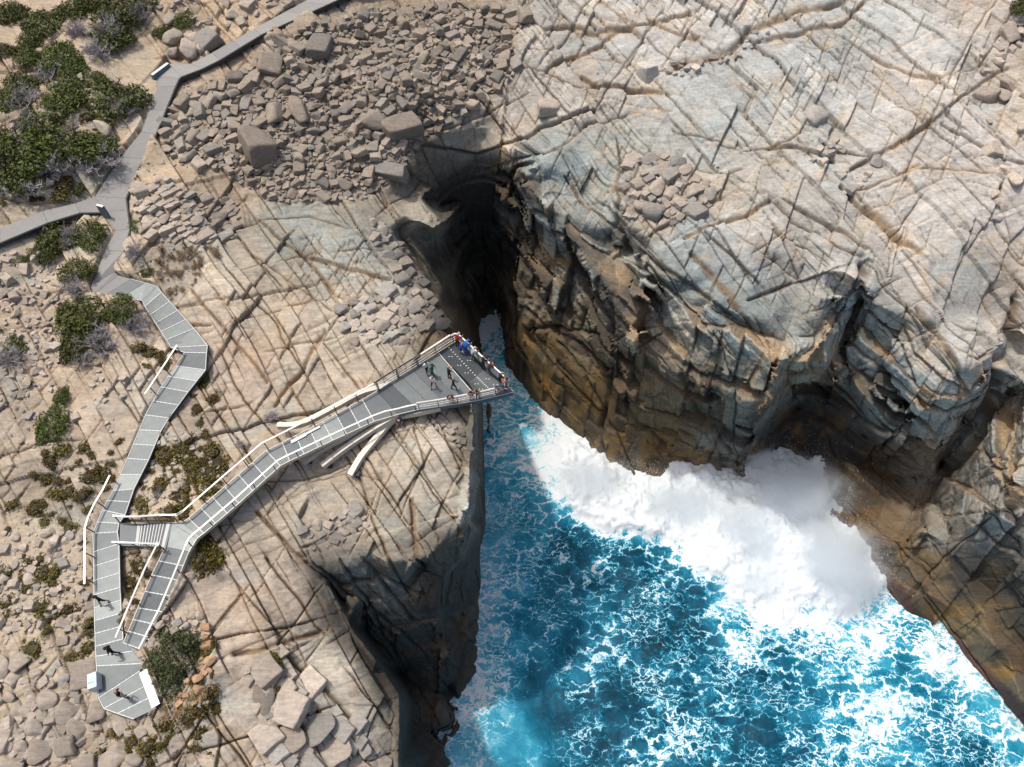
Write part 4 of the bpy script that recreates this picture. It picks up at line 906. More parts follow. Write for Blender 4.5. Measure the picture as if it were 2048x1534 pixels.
# ---- ramp, bridge and cantilevered lookout: one steel structure
lk = tag(empty('lookout', at(900, 760, 0)), 'cantilevered grey steel lookout with footbridge, ramp and white handrails over the chasm', 'lookout')
def build_lookout():
    st = MB()
    panels(RAMP, None, 'deck_panel', M_DECK, 1.0, 0.09, st, [2, 0, 0, 1, 0, 1, 0, 0, 1])
    panels(NODE, None, 'deck_panel', M_DECK, 3.0, 0.09, None, [4, 4, 2])
    panels(BRIDGE, None, 'deck_panel', M_DECK, 1.25, 0.09, st, [1, 0, 1, 0, 1, 0, 0, 1, 0, 4, 4, 1, 0, 1, 0, 1, 0, 4, 2])
    panels(PLAT, None, 'deck_panel', M_DECK, 1.15, 0.09, None, [3, 0, 0, 1, 0, 0, 2, 2, 0, 2])
    for (pl, mt, nm) in (([(878, 705), (914, 682), (966, 740), (938, 765)], 3, 'open_grating'), ([(939, 766), (967, 741), (1024, 783), (959, 799)], 1, 'open_grating')):
        q = [at(u, v, 0) for u, v in pl]; g = MB(); n = 46
        for i in range(n + 1):
            t = i / n; g.bar(q[0].lerp(q[3], t) - Vector((0, 0, .04)), q[1].lerp(q[2], t) - Vector((0, 0, .04)), 0.055 if mt == 3 else 0.06, 0.07)
        for i in range(9):
            t = i / 8; g.bar(q[0].lerp(q[1], t) - Vector((0, 0, .05)), q[3].lerp(q[2], t) - Vector((0, 0, .05)), 0.05, 0.06)
        g.build(nm, M_DECK[mt])['kind'] = 'stuff'
        for i in range(13):
            t = (i + .5) / 13; p = q[0].lerp(q[1], .5).lerp(q[3].lerp(q[2], .5), t); st.bar(p + Vector((-.06, -.03, .012)), p + Vector((.06, .03, .012)), 0.07, 0.02)
        for t1, t2 in ((.25, .25), (.25, .55), (.25, .8), (.78, .3), (.78, .6)):
            p = q[0].lerp(q[1], t1).lerp(q[3].lerp(q[2], t1), t2)
            for o in (-.12, .12): st.bar(p + Vector((o - .04, .0, .012)), p + Vector((o + .04, .05, .012)), 0.07, 0.02)
    a, b = at(877, 706, .014), at(958.5, 800, .014); st.bar(a, b, 0.06, 0.02)
    st.build('joint_strips', M_STRIP)['kind'] = 'stuff'
    # fascia and girders
    LE = [(s[0][0], s[0][1], s[2]) for s in NODE[1:] + BRIDGE[1:] + PLAT[1:]]; RE = [(s[1][0], s[1][1], s[2]) for s in RAMP + NODE[1:] + BRIDGE[1:] + PLAT[1:]]
    front = [(796, 828, 0), (835, 819, 0), (924, 806, 0), (959, 800, 0), (1026, 784, 0)]
    right = [(1026, 784, 0), (972, 735, 0), (916, 681, 0)]; left = [(916, 681, 0), (876, 707, 0), (846, 725, 0), (780, 766, 0), (754, 783, 0)]
    for nm, Lp, sd in (('fascia', front, 1), ('fascia', right, 1), ('fascia', left, 1)):
        P = edge_pts(Lp); O = outs(P, sd); mb = MB(); mb.sweep([p + o * .045 + Vector((0, 0, -.2)) for p, o in zip(P, O)], 0.07, 0.46); mb.build(nm, M_FASCIA)
        mb = MB(); mb.sweep([p + o * .05 + Vector((0, 0, .045)) for p, o in zip(P, O)], 0.045, 0.03); mb.build('edge_trim', M_STRIP)
    for Lp, sd in ((RE[:-3], 1), (LE[:-3], -1), ([(s[0][0], s[0][1], s[2]) for s in RAMP], -1)):
        P = edge_pts(Lp); O = outs(P, sd); mb = MB(); mb.sweep([p + o * .04 + Vector((0, 0, -.14)) for p, o in zip(P, O)], 0.06, 0.34); mb.build('edge_beam', M_BEAM)
    for q0, q1 in (((800, 800), (1005, 784)), ((790, 775), (912, 690))):
        mb = MB(); mb.bar(at(*q0, -.62), at(*q1, -.40), 0.30, 0.5); mb.build('girder', M_FASCIA)
    # box-section arms anchored on the rock
    arms = [([(556, 852, -.75), (602, 848, -.55), (660, 820, -.3), (720, 788, -.25), (754, 778, -.3), (790, 768, -.5)], .42),
            ([(606, 925, -1.75), (646, 897, -1.2), (690, 874, -.75), (730, 850, -.5)], .42), ([(645, 932, -1.9), (690, 897, -1.35), (742, 862, -.85), (775, 842, -.55), (800, 828, -.45)], .42),
            ([(701, 951, -2.1), (722, 915, -1.75), (752, 878, -1.35), (778, 847, -1.0), (797, 833, -.75), (830, 826, -.5), (880, 815, -.4)], .46)]
    for L_, w in arms:
        P = edge_pts(L_); fine = []
        for i in range(len(P) - 1):
            for s in range(4):
                t = s / 4; p0, p1, p2, p3 = P[max(i - 1, 0)], P[i], P[i + 1], P[min(i + 2, len(P) - 1)]
                fine.append(0.5 * ((2 * p1) + (p2 - p0) * t + (2 * p0 - 5 * p1 + 4 * p2 - p3) * t * t + (3 * p1 - p0 - 3 * p2 + p3) * t ** 3))
        fine.append(P[-1]); mb = MB(); mb.sweep(fine, w, 0.5); a_ = mb.build('support_arm', M_BEAM)
        p, n_ = surf(L_[0][0] + 12, L_[0][1] - 4); mb = MB(); mb.bar(p - Vector((0, 0, .2)), p + Vector((0, 0, .55)), 0.35, 0.35); mb.build('anchor_block', M_DARK)
    P = edge_pts([(582, 884, .06), (612, 868, .07), (640, 853, .08)]); mb = MB(); mb.sweep([P[0], P[1]], .34, .1); mb.sweep([P[1] + Vector((0, 0, .003)), P[2]], .2, .1); mb.build('beam_cap', M_WHITE)
    for u, v in [(420, 1020), (500, 950), (580, 900), (300, 1190), (330, 1130), (365, 1070)]:
        zt = -.15 if v < 1090 else -.15 - (v - 1094) / 190 * 1.5; p = at(u, v, zt); s_, _n = surf(u, v); mb = MB(); mb.bar(p, Vector((p.x, p.y, s_.z - 1.2)), 0.2, 0.2); mb.build('support_leg', M_DARK)
    # handrail right round: stairs, bridge, platform tip, back along the bridge and down the ramp
    P = edge_pts(LE[1:-1]) ; rail(P, outs(P, -1), None, 'top_rail')
    P = edge_pts([(754, 783, 0), (780, 766, 0), (846, 725, 0), (904, 687, 0)]); rail(P, outs(P, -1), None, 'top_rail', width=.15, mids=(.35, .62))
    rt = [(904, 687, 0), (911, 683, 0), (917, 684, 0), (925, 691, 0), (972, 735, 0), (1000, 760, 0), (1008, 768, 0), (1010, 775, 0), (1007, 782, 0), (1000, 786.5, 0), (990, 789.5, 0), (959, 797, 0), (924, 804, 0), (880, 812, 0), (835, 819, 0)]
    P = edge_pts(rt); rail(P, outs(P, -1), None, 'top_rail', width=.17, rnd=True, lean=.05, mids=(.35, .62), every=1.6)
    P = edge_pts([(835, 819, 0), (815, 823, 0), (796, 828, 0), (772, 833, 0), (748, 842, 0), (665, 880, 0), (579, 921, 0), (560, 931, 0), (477, 1006, 0), (407, 1066, 0), (393, 1077, 0), (384, 1088, -.05), (377, 1103, -.1), (354, 1160, -.6), (327, 1224, -1.15), (287, 1303, -1.62)])
    rail(P, outs(P, -1), None, 'top_rail')
    P = edge_pts([(332, 1096, -.1), (305, 1150, -.6), (277, 1216, -1.15), (249, 1284, -1.6)]); rail(P, outs(P, 1), None, 'top_rail')
    # baluster infill on the platform
    ba = MB()
    for Lp in ([(795, 757, 0), (846, 725, 0), (904, 687, 0)], rt[2:7], rt[9:]):
        P = edge_pts(Lp)
        for i in range(len(P) - 1):
            n = max(1, int((P[i + 1] - P[i]).length / .13))
            for s in range(n): b_ = P[i].lerp(P[i + 1], s / n); ba.bar(b_, b_ + Vector((0, 0, .98)), .022, .022, Vector((1, 0, 0)))
    ba.build('baluster_infill', M_BEAM)['kind'] = 'stuff'
under(lk, build_lookout)

# ---- steps between walkway and bridge
stp = tag(empty('staircase', at(285, 1068, -1.2)), 'short flight of grey steel steps with white nosings between walkway and footbridge', 'staircase')
M_TACT = noise_mat('tactile_tile', (.5, .5, .5), (.62, .62, .61), 30.0, 0.7, bump=.4)
def build_steps():
    x0a, x0b, x1a, x1b = (239, 1048), (238, 1088), (345, 1047), (333, 1094)
    def cross(t): return lerp2(x0a, x1a, t), lerp2(x0b, x1b, t)
    def slab(t0, t1, z, nm, mt, th=.06):
        a, b = cross(t0); c, d = cross(t1); q = [at(*a, z), at(*b, z), at(*d, z), at(*c, z)]; mb = MB(); mb.prism([(p.x, p.y) for p in q], z - th, z); return mb.build(nm, mt)
    l_ = slab(0.01, .42, -1.17, 'landing_panel', M_DECK[1]); slab(.34, .40, -1.155, 'tactile_tile', M_TACT, .012).parent = l_
    n = 8
    for i in range(n):
        z = -1.17 + (i + 1) * 1.17 / (n + 1); t0, t1 = .42 + .46 * i / n, .42 + .46 * (i + 1) / n
        l_ = slab(t0, t1 + .004, z, 'tread', M_DECK[3]); slab(t0, t0 + .016, z + .008, 'nosing', M_STRIP, .02).parent = l_
    l_ = slab(.88, .995, -.01, 'landing_panel', M_DECK[1]); slab(.89, .955, .004, 'tactile_tile', M_TACT, .012).parent = l_
    for L_, sd in (([(236, 1046, -1.15), (262, 1048, -1.1), (283, 1048, -.95), (330, 1045, 0), (352, 1045, 0), (366, 1044, 0), (378, 1036, 0)], -1), ([(238, 1090, -1.15), (262, 1091, -1.1), (283, 1092, -.95), (325, 1094, 0), (332, 1096, -.02)], 1)):
        P = edge_pts(L_); rail(P, outs(P, sd), None, 'top_rail', every=1.3)
        mb = MB(); mb.sweep([p + Vector((0, 0, -.14)) for p in P], .05, .3); mb.build('stringer', M_FASCIA)
under(stp, build_steps)

# ---- signs and bench
M_SIGN = noise_mat('sign_face', (.42, .58, .72), (.50, .65, .78), 1.2, .35, .5); M_SIGNW = noise_mat('sign_cabinet', (.60, .63, .65), (.70, .72, .74), 1.0, .4, .5); M_BLUE = noise_mat('sign_back_blue', (.09, .13, .16), (.14, .18, .21), 2.0, .5)
M_INK = noise_mat('sign_ink', (.03, .05, .08), (.06, .09, .12), 6.0, .6)
def cabinet(label, a, b, z, wdt, hgt, face, tilt=0.0, name='sign', marks=False):
    A, B = at(*a, z + hgt), at(*b, z + hgt); A.z = B.z = z; d = (B - A).normalized(); n_ = Vector((d.y, -d.x, 0))
    o = tag(empty(name, (A + B) / 2), label, 'sign')
    def go():
        mb = MB(); q = [A - n_ * wdt / 2, B - n_ * wdt / 2, B + n_ * wdt / 2, A + n_ * wdt / 2]
        mb.prism([(p.x, p.y) for p in q], [z - .1] * 4, [z + hgt - tilt, z + hgt - tilt, z + hgt + tilt, z + hgt + tilt]); mb.build('sign_body', face)
        mb = MB(); c = (A + B) / 2; e = .02
        q = [c + (p - c) * .97 for p in q]; q2 = [p + (c - p).normalized() * .0 for p in q]
        mb.prism([(p.x, p.y) for p in q2], [z + hgt - tilt + .004] * 2 + [z + hgt + tilt + .004] * 2, [z + hgt - tilt + .012] * 2 + [z + hgt + tilt + .012] * 2); tp = mb.build('sign_top', M_SIGN if marks else M_SIGNW)
        if marks:
            mb = MB(); zz = z + hgt + .02
            for (s, w0, L_) in ((.05, -.20, .05), (.05, -.14, .05), (.03, -.05, .1), (.06, .02, .03), (.09, .06, .04), (.05, .12, .09), (.02, .16, .13)):
                p = c + n_ * -w0 + d * (s + .04); mb.bar(Vector((p.x, p.y, zz)), Vector((p.x, p.y, zz)) + d * L_ + n_ * .02, .025, .008)
            mb.build('sign_lettering', M_INK, tp)
    under(o, go); return o
cabinet('small pale blue information sign on the rocks beside the lower landing', (183, 1346), (184, 1376), -1.9, .62, 1.0, M_SIGNW, -.03, marks=True)
cabinet('long low white and blue sign at the bend of the concrete path', (336, 125.5), (303, 150), 7.9, .34, .45, M_BLUE)
cabinet('upright pale sign standing beside the fork of the concrete path', (193, 409), (206, 413), 4.6, .26, 1.2, M_BLUE)
bn = tag(empty('bench', at(298, 1377, -1.7)), 'long plain white bench slab at the landing edge beside the round bush', 'bench')
def build_bench():
    A, B = at(286, 1342, -1.22), at(312, 1412, -1.22); d = (B - A).normalized(); n_ = Vector((d.y, -d.x, 0)); w = .27
    mb = MB(); q = [A - n_ * w, B - n_ * w, B + n_ * w, A + n_ * w]; mb.prism([(p.x, p.y) for p in q], -1.28, -1.2); mb.build('seat', M_SIGNW)
    for t in (.08, .5, .92): p = A.lerp(B, t); mb = MB(); mb.bar(Vector((p.x, p.y, -1.28)), Vector((p.x, p.y, -1.9)), .4, .06, d); mb.build('leg', M_DARK)
under(bn, build_bench)
#@@NEXT
# ------------------------------------------------------------------ boulders and loose blocks
def rock_proto(seed, kind):
    """kind 0 rounded boulder, 1 angular joint block, 2 flat slab"""
    r = random.Random(seed); bm = bmesh.new(); bmesh.ops.create_icosphere(bm, subdivisions=3 if kind == 0 else 3, radius=1.0)
    planes = []
    if kind == 0: n, lo_, hi_ = 9, .62, .92
    else: n, lo_, hi_ = 5, .60, .85
    for _ in range(n):
        d = Vector((r.gauss(0, 1), r.gauss(0, 1), r.gauss(0, .8))).normalized(); planes.append((d, r.uniform(lo_, hi_)))
    if kind:
        a = r.uniform(-.25, .25)
        for d in ((1, a, .1), (-1, -a, .1), (-a, 1, .05), (a, -1, -.05), (.1 * r.uniform(-1, 1), .15 * r.uniform(-1, 1), 1), (0, 0, -1)):
            planes.append((Vector(d).normalized(), r.uniform(.56, .72)))
    for v in bm.verts:
        p = v.co.copy() * 1.25
        for _ in range(2):
            for d, k in planes:
                e = p.dot(d) - k
                if e > 0: p -= d * e * (.86 if kind == 0 else .96)
        v.co = p
    for _ in range(1): bmesh.ops.smooth_vert(bm, verts=bm.verts[:], factor=.5, use_axis_x=True, use_axis_y=True, use_axis_z=True)
    for v in bm.verts:
        p = v.co; p = p + p.normalized() * .03 * math.sin(p.x * 5 + seed) * math.cos(p.y * 6 + seed * 2)
        v.co = p
    ext = [max(abs(v.co[i]) for v in bm.verts) for i in range(3)]
    for v in bm.verts: v.co = Vector((v.co.x / ext[0], v.co.y / ext[1], v.co.z / ext[2]))
    me = bpy.data.meshes.new('boulder'); bm.to_mesh(me); bm.free(); me.materials.append(M_BOULDER)
    me.polygons.foreach_set('use_smooth', np.full(len(me.polygons), True)); return me
PROTO = [[rock_proto(10 + i, 0) for i in range(6)], [rock_proto(30 + i, 1) for i in range(8)], [rock_proto(50 + i, 1) for i in range(4)]]
ALLDECK = [strip_poly(S_) for S_ in (PATH, BRANCH, WALK, RAMP, NODE, BRIDGE, PLAT)] + [[(239, 1046), (345, 1044), (333, 1096), (238, 1090)], [(876, 707), (915, 681), (1026, 784), (958, 800)]]
DECKM = np.zeros(UU.shape, bool)
for pl in ALLDECK: DECKM |= in_poly(UU, VV, pl)
def on_deck(u, v, r=0):
    for du, dv in ((0, 0), (r, 0), (-r, 0), (0, r), (0, -r)):
        i = min(int(np.searchsorted(GV, v + dv)), nv - 1); j = min(int(np.searchsorted(GU, u + du)), nu - 1)
        if DECKM[i, j]: return True
    return False
def inp(u, v, poly):
    c = False; n = len(poly)
    for i in range(n):
        x1, y1 = poly[i]; x2, y2 = poly[(i + 1) % n]
        if (y1 > v) != (y2 > v) and u < (x2 - x1) * (v - y1) / (y2 - y1) + x1: c = not c
    return c
# polygon, count, smallest and largest half-width, share angular, flatness, grey share, label, group
ZONES = [
 ([(330,210),(470,150),(600,60),(760,10),(1000,10),(1060,40),(1015,90),(1045,130),(985,190),(900,240),(820,300),(800,350),(720,400),(560,400),(430,340),(330,310)], 1700, 3.0, 12.5, .8, .6, .3, 'loose tan granite boulder in the rubble field above the chasm', 'boulders of the rubble field'),
 ([(590,95),(640,70),(770,130),(790,190),(700,200),(640,180)], 70, 8, 22, .35, .85, .8, 'blue grey rounded boulder in the knobbly heap mid-rubble', 'blue grey boulders of the heap'),
 ([(262,385),(330,365),(470,400),(480,470),(400,490),(300,480)], 110, 6, 15, .8, .5, .12, 'cream joint block in the cobbled outcrop beside the concrete path', 'joint blocks of the cobbled outcrop'),
 ([(-20,500),(120,500),(130,700),(60,800),(-20,820)], 120, 4, 10, .6, .6, .1, 'small pale stone scattered on the sandy slope west of the path', 'stones on the sandy slope'),
 ([(-20,1060),(170,1060),(185,1330),(120,1300),(-20,1280)], 140, 4, 13, .4, .6, .1, 'rounded cream stone among low scrub beside the lower walkway', 'stones beside the lower walkway'),
 ([(-20,1290),(185,1345),(205,1425),(300,1470),(310,1560),(-20,1560)], 110, 8, 32, .4, .5, .1, 'large domed pinkish boulder in the pile below the landing', 'domed boulders below the landing'),
 ([(250,1105),(322,1105),(252,1255)], 24, 4, 9, .4, .7, .1, 'small white stone in the scrub triangle between walkway and ramp', 'stones in the scrub triangle'),
 ([(255,880),(430,860),(450,940),(370,1025),(260,1030)], 60, 4, 10, .5, .7, .1, 'pale stone among mossy mounds above the stairs', 'stones above the stairs'),
 ([(672,612),(760,585),(860,600),(885,650),(800,690),(700,690)], 80, 8, 19, .5, .6, .4, 'pillow shaped grey block in the jointed ledge behind the lookout', 'pillow blocks behind the lookout'),
 ([(405,1235),(425,1290),(430,1390),(380,1420),(340,1400),(400,1330)], 20, 6, 15, .5, .75, .05, 'orange stained rock ringing the round green bush', 'rocks ringing the round bush'),
 ([(300,1245),(400,1225),(410,1260),(330,1265)], 14, 6, 12, .5, .75, .05, 'small cream rock above the round green bush', 'rocks above the round bush'),
 ([(1240,340),(1330,300),(1440,380),(1380,450),(1250,430)], 60, 7, 19, .6, .5, .35, 'tilted block of granite on the cliff top across the chasm', 'blocks on the cliff top'),
 ([(1955,40),(2060,50),(2060,430),(1985,450),(1965,250)], 26, 7, 17, .6, .6, .1, 'cream boulder at the far eastern edge of the plateau', 'boulders at the plateau edge'),
 ([(1630,265),(1760,320),(1700,400),(1620,330)], 18, 6, 15, .8, .6, .6, 'grey block lodged in the cleft crossing the plateau', 'blocks in the plateau cleft'),
 ([(848,842),(885,838),(948,890),(930,905)], 26, 5, 9.5, .9, .8, .6, 'small pale grey cube of rock on the slab below the lookout', 'rock cubes below the lookout'),
 ([(470,1325),(555,1300),(690,1420),(770,1534),(560,1560)], 44, 12, 38, .6, .30, .35, 'jointed slab block on the stepped rocks near the sea cleft', 'slab blocks near the sea cleft'),
 ([(592,1045),(715,1012),(735,1050),(625,1112)], 36, 7, 16, .6, .5, .4, 'rounded joint block on the ledge south of the footbridge', 'joint blocks south of the footbridge'),
 ([(335,60),(415,85),(400,128),(345,120)], 14, 9, 20, .3, .75, .1, 'rounded brown boulder beside the sign at the path bend', 'boulders beside the path bend'),
 ([(200,0),(640,-20),(560,30),(430,60),(330,40)], 40, 5, 13, .4, .6, .1, 'low brown boulder on the rise north of the concrete path', 'boulders north of the path'),
 ([(-20,150),(250,160),(250,300),(-20,430)], 60, 5, 14, .3, .7, .3, 'grey boulder half hidden among the coastal shrubs', 'boulders among the shrubs'),
 ([(1300,140),(1345,170),(1480,110),(1560,70),(1520,60),(1400,120)], 26, 4, 9, .8, .6, .7, 'small grey stone lying along the dark gully of the plateau', 'stones along the dark gully'),
 ([(740,430),(800,480),(860,580),(900,650),(860,640),(800,560),(740,480)], 34, 8, 15, .85, .7, .6, 'squared grey block stacked along the rim of the chasm', 'blocks along the chasm rim'),
 ([(20,600),(240,700),(280,800),(200,900),(20,900)], 46, 4, 9, .5, .6, .1, 'small cream stone on the sandy bowl below the shrubs', 'stones on the sandy bowl'),
]
FIXED = [(800,262,24,26,1,'flat pentagonal grey boulder, tallest of the rubble above the chasm'),(748,248,21,19,0,'rounded two-part grey boulder left of the flat pentagonal one'),(783,346,17,24,1,'upright wedge boulder standing at the head of the chasm'),
 (550,232,20,18,0,'large split tan boulder in the middle of the rubble field'),(600,228,20,20,0,'dark tan boulder right of the split one in the rubble field'),(1098,222,17,15,1,'lone square boulder on the bare striped slab above the chasm'),
 (520,300,42,18,1,'long flat orange tan slab lying in the lower rubble field'),(640,100,25,17,1,'pale triangular slab amid the blue grey heap'),(540,135,26,13,1,'flat grey slab at the western end of the blue grey heap'),(1385,425,28,14,1,'long cream block perched at the cliff top above the vertical crack'),(1310,420,30,16,0,'white rounded block leaning on the cliff top blocks'),
 (1625,236,26,13,1,'pale split block lying across the plateau cleft'),(1290,150,24,9,1,'dark flat stone lying on the pale plateau slab')]
placed = []; spec = []
grid_cells = {}
def free(u, v, r, tight=.8):
    for i in range(int(u // 60) - 1, int(u // 60) + 2):
        for j in range(int(v // 60) - 1, int(v // 60) + 2):
            for (a, b, q) in grid_cells.get((i, j), ()):
                if (a - u) ** 2 + (b - v) ** 2 < ((q + r) * tight) ** 2: return False
    return True
def occupy(u, v, r): grid_cells.setdefault((int(u // 60), int(v // 60)), []).append((u, v, r))
rb_ = random.Random(21)
for u, v, a, b, k, lab in FIXED: occupy(u, v, max(a, b) * .9); spec.append((a, u, v, a, b, k, .3, lab, None, .8))
for poly, cnt, r0, r1, ang, flat, grey, lab, grp in ZONES:
    us = [p[0] for p in poly]; vs = [p[1] for p in poly]; tight = .66 if ('block' in lab or 'domed' in lab) else .8
    sizes = sorted([r0 + (r1 - r0) * rb_.random() ** 3.6 for _ in range(cnt)], reverse=True)
    for r in sizes:
        for _ in range(25):
            u, v = rb_.uniform(min(us), max(us)), rb_.uniform(min(vs), max(vs))
            if inp(u, v, poly) and free(u, v, r, tight) and not on_deck(u, v, r * 1.05):
                occupy(u, v, r); spec.append((r, u, v, r * rb_.uniform(.85, 1.25), r * rb_.uniform(.65, 1.0), 1 if rb_.random() < ang else 0, grey, lab, grp, flat)); break
spec.sort(key=lambda s: -s[0] * scale_at(s[1], s[2]) ** 0)
NB_THINGS = 300
small_v, small_f, small_c = [], [], []; off_ = 0
for n_i, (r, u, v, a, b, k, grey, lab, grp, flat) in enumerate(spec):
    p, nn = surf(u, v); sc_ = scale_at(u, v, p.z); ang_v = math.asin(min(1, (CAM_H - p.z) / (Vector((0, 0, CAM_H)) - p).length))
    sx, sy = a * sc_, b * sc_ / max(.55, math.sin(ang_v)); sz = flat * (sx + sy) / 2 * rb_.uniform(.8, 1.1)
    me = rb_.choice(PROTO[k]); rz = (rb_.gauss(-.75, .12) if 'block' in lab else rb_.gauss(0, .5)) if (a > b * 1.15 or 'block' in lab) else rb_.uniform(0, 6.28)
    T = np.array(tint(u, v)); L_ = float(T.mean()); g = 1 if rb_.random() < grey else 0
    tanc = L_ * np.array([1.15, .985, .82]) * rb_.uniform(.86, 1.2); gc = L_ * np.array([1.07, 1.0, .895]) * rb_.uniform(.78, 1.05)
    c = np.clip(gc if g else tanc, .06, .62)
    if 'rubble' in lab or 'heap' in lab: c = c * np.array([.97, .95, .92]) * rb_.uniform(.82, 1.1)
    if 'orange stained' in lab: c = np.array([.42, .27, .16]) * rb_.uniform(.85, 1.2)
    tl_ = .09 if 'block' in lab else .22
    M_ = Matrix.Translation(p + Vector((0, 0, sz * (.12 if 'block' in lab or 'domed' in lab else .3)))) @ Matrix.Rotation(rz, 4, 'Z') @ Matrix.Rotation(rb_.gauss(0, tl_), 4, 'X') @ Matrix.Rotation(rb_.gauss(0, tl_), 4, 'Y') @ Matrix.Diagonal((sx, sy, sz, 1))
    if n_i < NB_THINGS or grp is None:
        o = link('boulder', me); o.matrix_world = M_; o.color = (*c, 1); tag(o, lab, 'boulder', grp)
    else: small_v.append((M_, me, c))
def bake(items, name, mat, attr='tint', smooth=False):
    cache = {}; V, F, Cc = [], [], []; n0 = 0
    for M_, me, c in items:
        if me.name not in cache:
            co = np.empty(len(me.vertices) * 3); me.vertices.foreach_get('co', co); li_ = np.empty(len(me.loops), np.int32); me.loops.foreach_get('vertex_index', li_); cache[me.name] = (co.reshape(-1, 3), li_.reshape(-1, 3))
        co, fi_ = cache[me.name]; A = np.array(M_); V.append(co @ A[:3, :3].T + A[:3, 3]); F.append(fi_ + n0); Cc.append(np.tile(c, (len(co), 1))); n0 += len(co)
    m2 = np_mesh(name, np.vstack(V), np.vstack(F), mat, smooth); col_attr(m2, attr, np.vstack(Cc).astype(np.float32)); return m2
lowp = {}
def low_of(me):
    if me.name not in lowp:
        bm = bmesh.new(); bm.from_mesh(me); bmesh.ops.dissolve_limit(bm, angle_limit=.25, verts=bm.verts[:], edges=bm.edges[:]); bmesh.ops.triangulate(bm, faces=bm.faces[:])
        m2 = bpy.data.meshes.new('stone_low'); bm.to_mesh(m2); bm.free(); lowp[me.name] = m2
    return lowp[me.name]
tag(link('rubble', bake([(M_, low_of(me), c) for M_, me, c in small_v], 'rubble', M_ROCK)), 'countless small stones filling the rubble and slopes', 'rubble', None, 'stuff')
# grit and pebbles strewn over the loose ground
peb = []
for poly, cnt, r0, r1 in [(ZONES[0][0], 3200, 1.3, 4.4), (ZONES[2][0], 160, 1.5, 4), (ZONES[3][0], 200, 1.2, 3.5), (ZONES[4][0], 260, 1.2, 4), ([(190,640),(340,700),(290,880),(60,1000),(0,900),(0,620)], 220, 1.0, 2.6), ([(290,360),(340,170),(420,150),(440,330)], 260, 1.2, 3.6), ([(0,1000),(180,1000),(180,1060),(0,1060)], 60, 1.2, 3), ([(250,880),(430,850),(450,940),(260,1040)], 150, 1.2, 3.5), ([(260,490),(420,500),(360,590),(250,550)], 90, 1.5, 4), ([(0,150),(280,170),(190,380),(0,430)], 200, 1.5, 4), ([(180,1430),(420,1400),(420,1534),(180,1534)], 120, 1.5, 5), ([(1240,300),(1450,330),(1400,460),(1240,440)], 120, 1.5, 4), ([(1500,200),(1760,340),(1700,420),(1480,300)], 90, 1.2, 3.5), ([(1180,140),(1340,170),(1500,100),(1490,70),(1340,140)], 120, 1.2, 3.5), ([(690,590),(880,600),(890,660),(700,690)], 80, 1.5, 4)]:
    us = [p[0] for p in poly]; vs = [p[1] for p in poly]
    for _ in range(cnt):
        u, v = rb_.uniform(min(us), max(us)), rb_.uniform(min(vs), max(vs))
        if not inp(u, v, poly) or on_deck(u, v, 3): continue
        r = r0 + (r1 - r0) * rb_.random() ** 2; p, nn = surf(u, v); s_ = r * scale_at(u, v, p.z); T = np.array(tint(u, v)).mean()
        c = T * (np.array([1.1, .98, .86]) if rb_.random() < .7 else np.array([.97, 1, .98])) * rb_.uniform(.8, 1.25)
        peb.append((Matrix.Translation(p + Vector((0, 0, s_ * .25))) @ Matrix.Rotation(rb_.uniform(0, 6.3), 4, 'Z') @ Matrix.Diagonal((s_ * rb_.uniform(.8, 1.3), s_, s_ * .7, 1)), PEB, np.clip(c, .06, .6))) if False else peb.append((p, s_, np.clip(c, .06, .6), rb_.uniform(0, 6.3)))
bm = bmesh.new(); bmesh.ops.create_icosphere(bm, subdivisions=1, radius=1.0)
for v_ in bm.verts: v_.co *= 1 + .2 * math.sin(v_.co.x * 7 + v_.co.y * 5 + v_.co.z * 3)
bmesh.ops.triangulate(bm, faces=bm.faces[:]); PEB = bpy.data.meshes.new('pebble_shape'); bm.to_mesh(PEB); bm.free()
tag(link('gravel', bake([(Matrix.Translation(p + Vector((0, 0, s_ * .25))) @ Matrix.Rotation(a, 4, 'Z') @ Matrix.Diagonal((s_ * 1.15, s_ * .9, s_ * .65, 1)), PEB, c) for p, s_, c, a in peb], 'gravel', M_ROCK)), 'grit and pebbles strewn over the loose ground', 'gravel', None, 'stuff')

# ------------------------------------------------------------------ plants
def leaf_mat(name, c_lo, c_hi, rough=.6):
    m, t, b = nmat(name, rough, .3); L = t.links
    at_ = N(t, 'ShaderNodeAttribute', attribute_name='leaf'); oi = N(t, 'ShaderNodeObjectInfo')
    mx = N(t, 'ShaderNodeMix', data_type='RGBA'); mx.inputs[6].default_value = (*c_lo, 1); mx.inputs[7].default_value = (*c_hi, 1); L.new(at_.outputs['Fac'], mx.inputs[0])
    hs = N(t, 'ShaderNodeHueSaturation'); L.new(mx.outputs[2], hs.inputs['Color'])
    mr = N(t, 'ShaderNodeMapRange'); mr.inputs[3].default_value = .75; mr.inputs[4].default_value = 1.3; L.new(oi.outputs['Random'], mr.inputs[0]); L.new(mr.outputs[0], hs.inputs['Value'])
    mh = N(t, 'ShaderNodeMapRange'); mh.inputs[3].default_value = .485; mh.inputs[4].default_value = .515; L.new(oi.outputs['Random'], mh.inputs[0]); L.new(mh.outputs[0], hs.inputs['Hue'])
    L.new(hs.outputs[0], b.inputs['Base Color']); return m
M_GREEN = leaf_mat('shrub_leaf', (.026, .040, .006), (.13, .15, .026)); M_BUSH = leaf_mat('bush_leaf', (.022, .034, .010), (.10, .115, .038)); M_MOSS = leaf_mat('mound_leaf', (.05, .036, .006), (.17, .135, .022)); M_DRY = leaf_mat('dry_tuft', (.14, .09, .045), (.36, .27, .14)); M_TUFT = leaf_mat('brown_tuft', (.09, .06, .04), (.24, .17, .11))
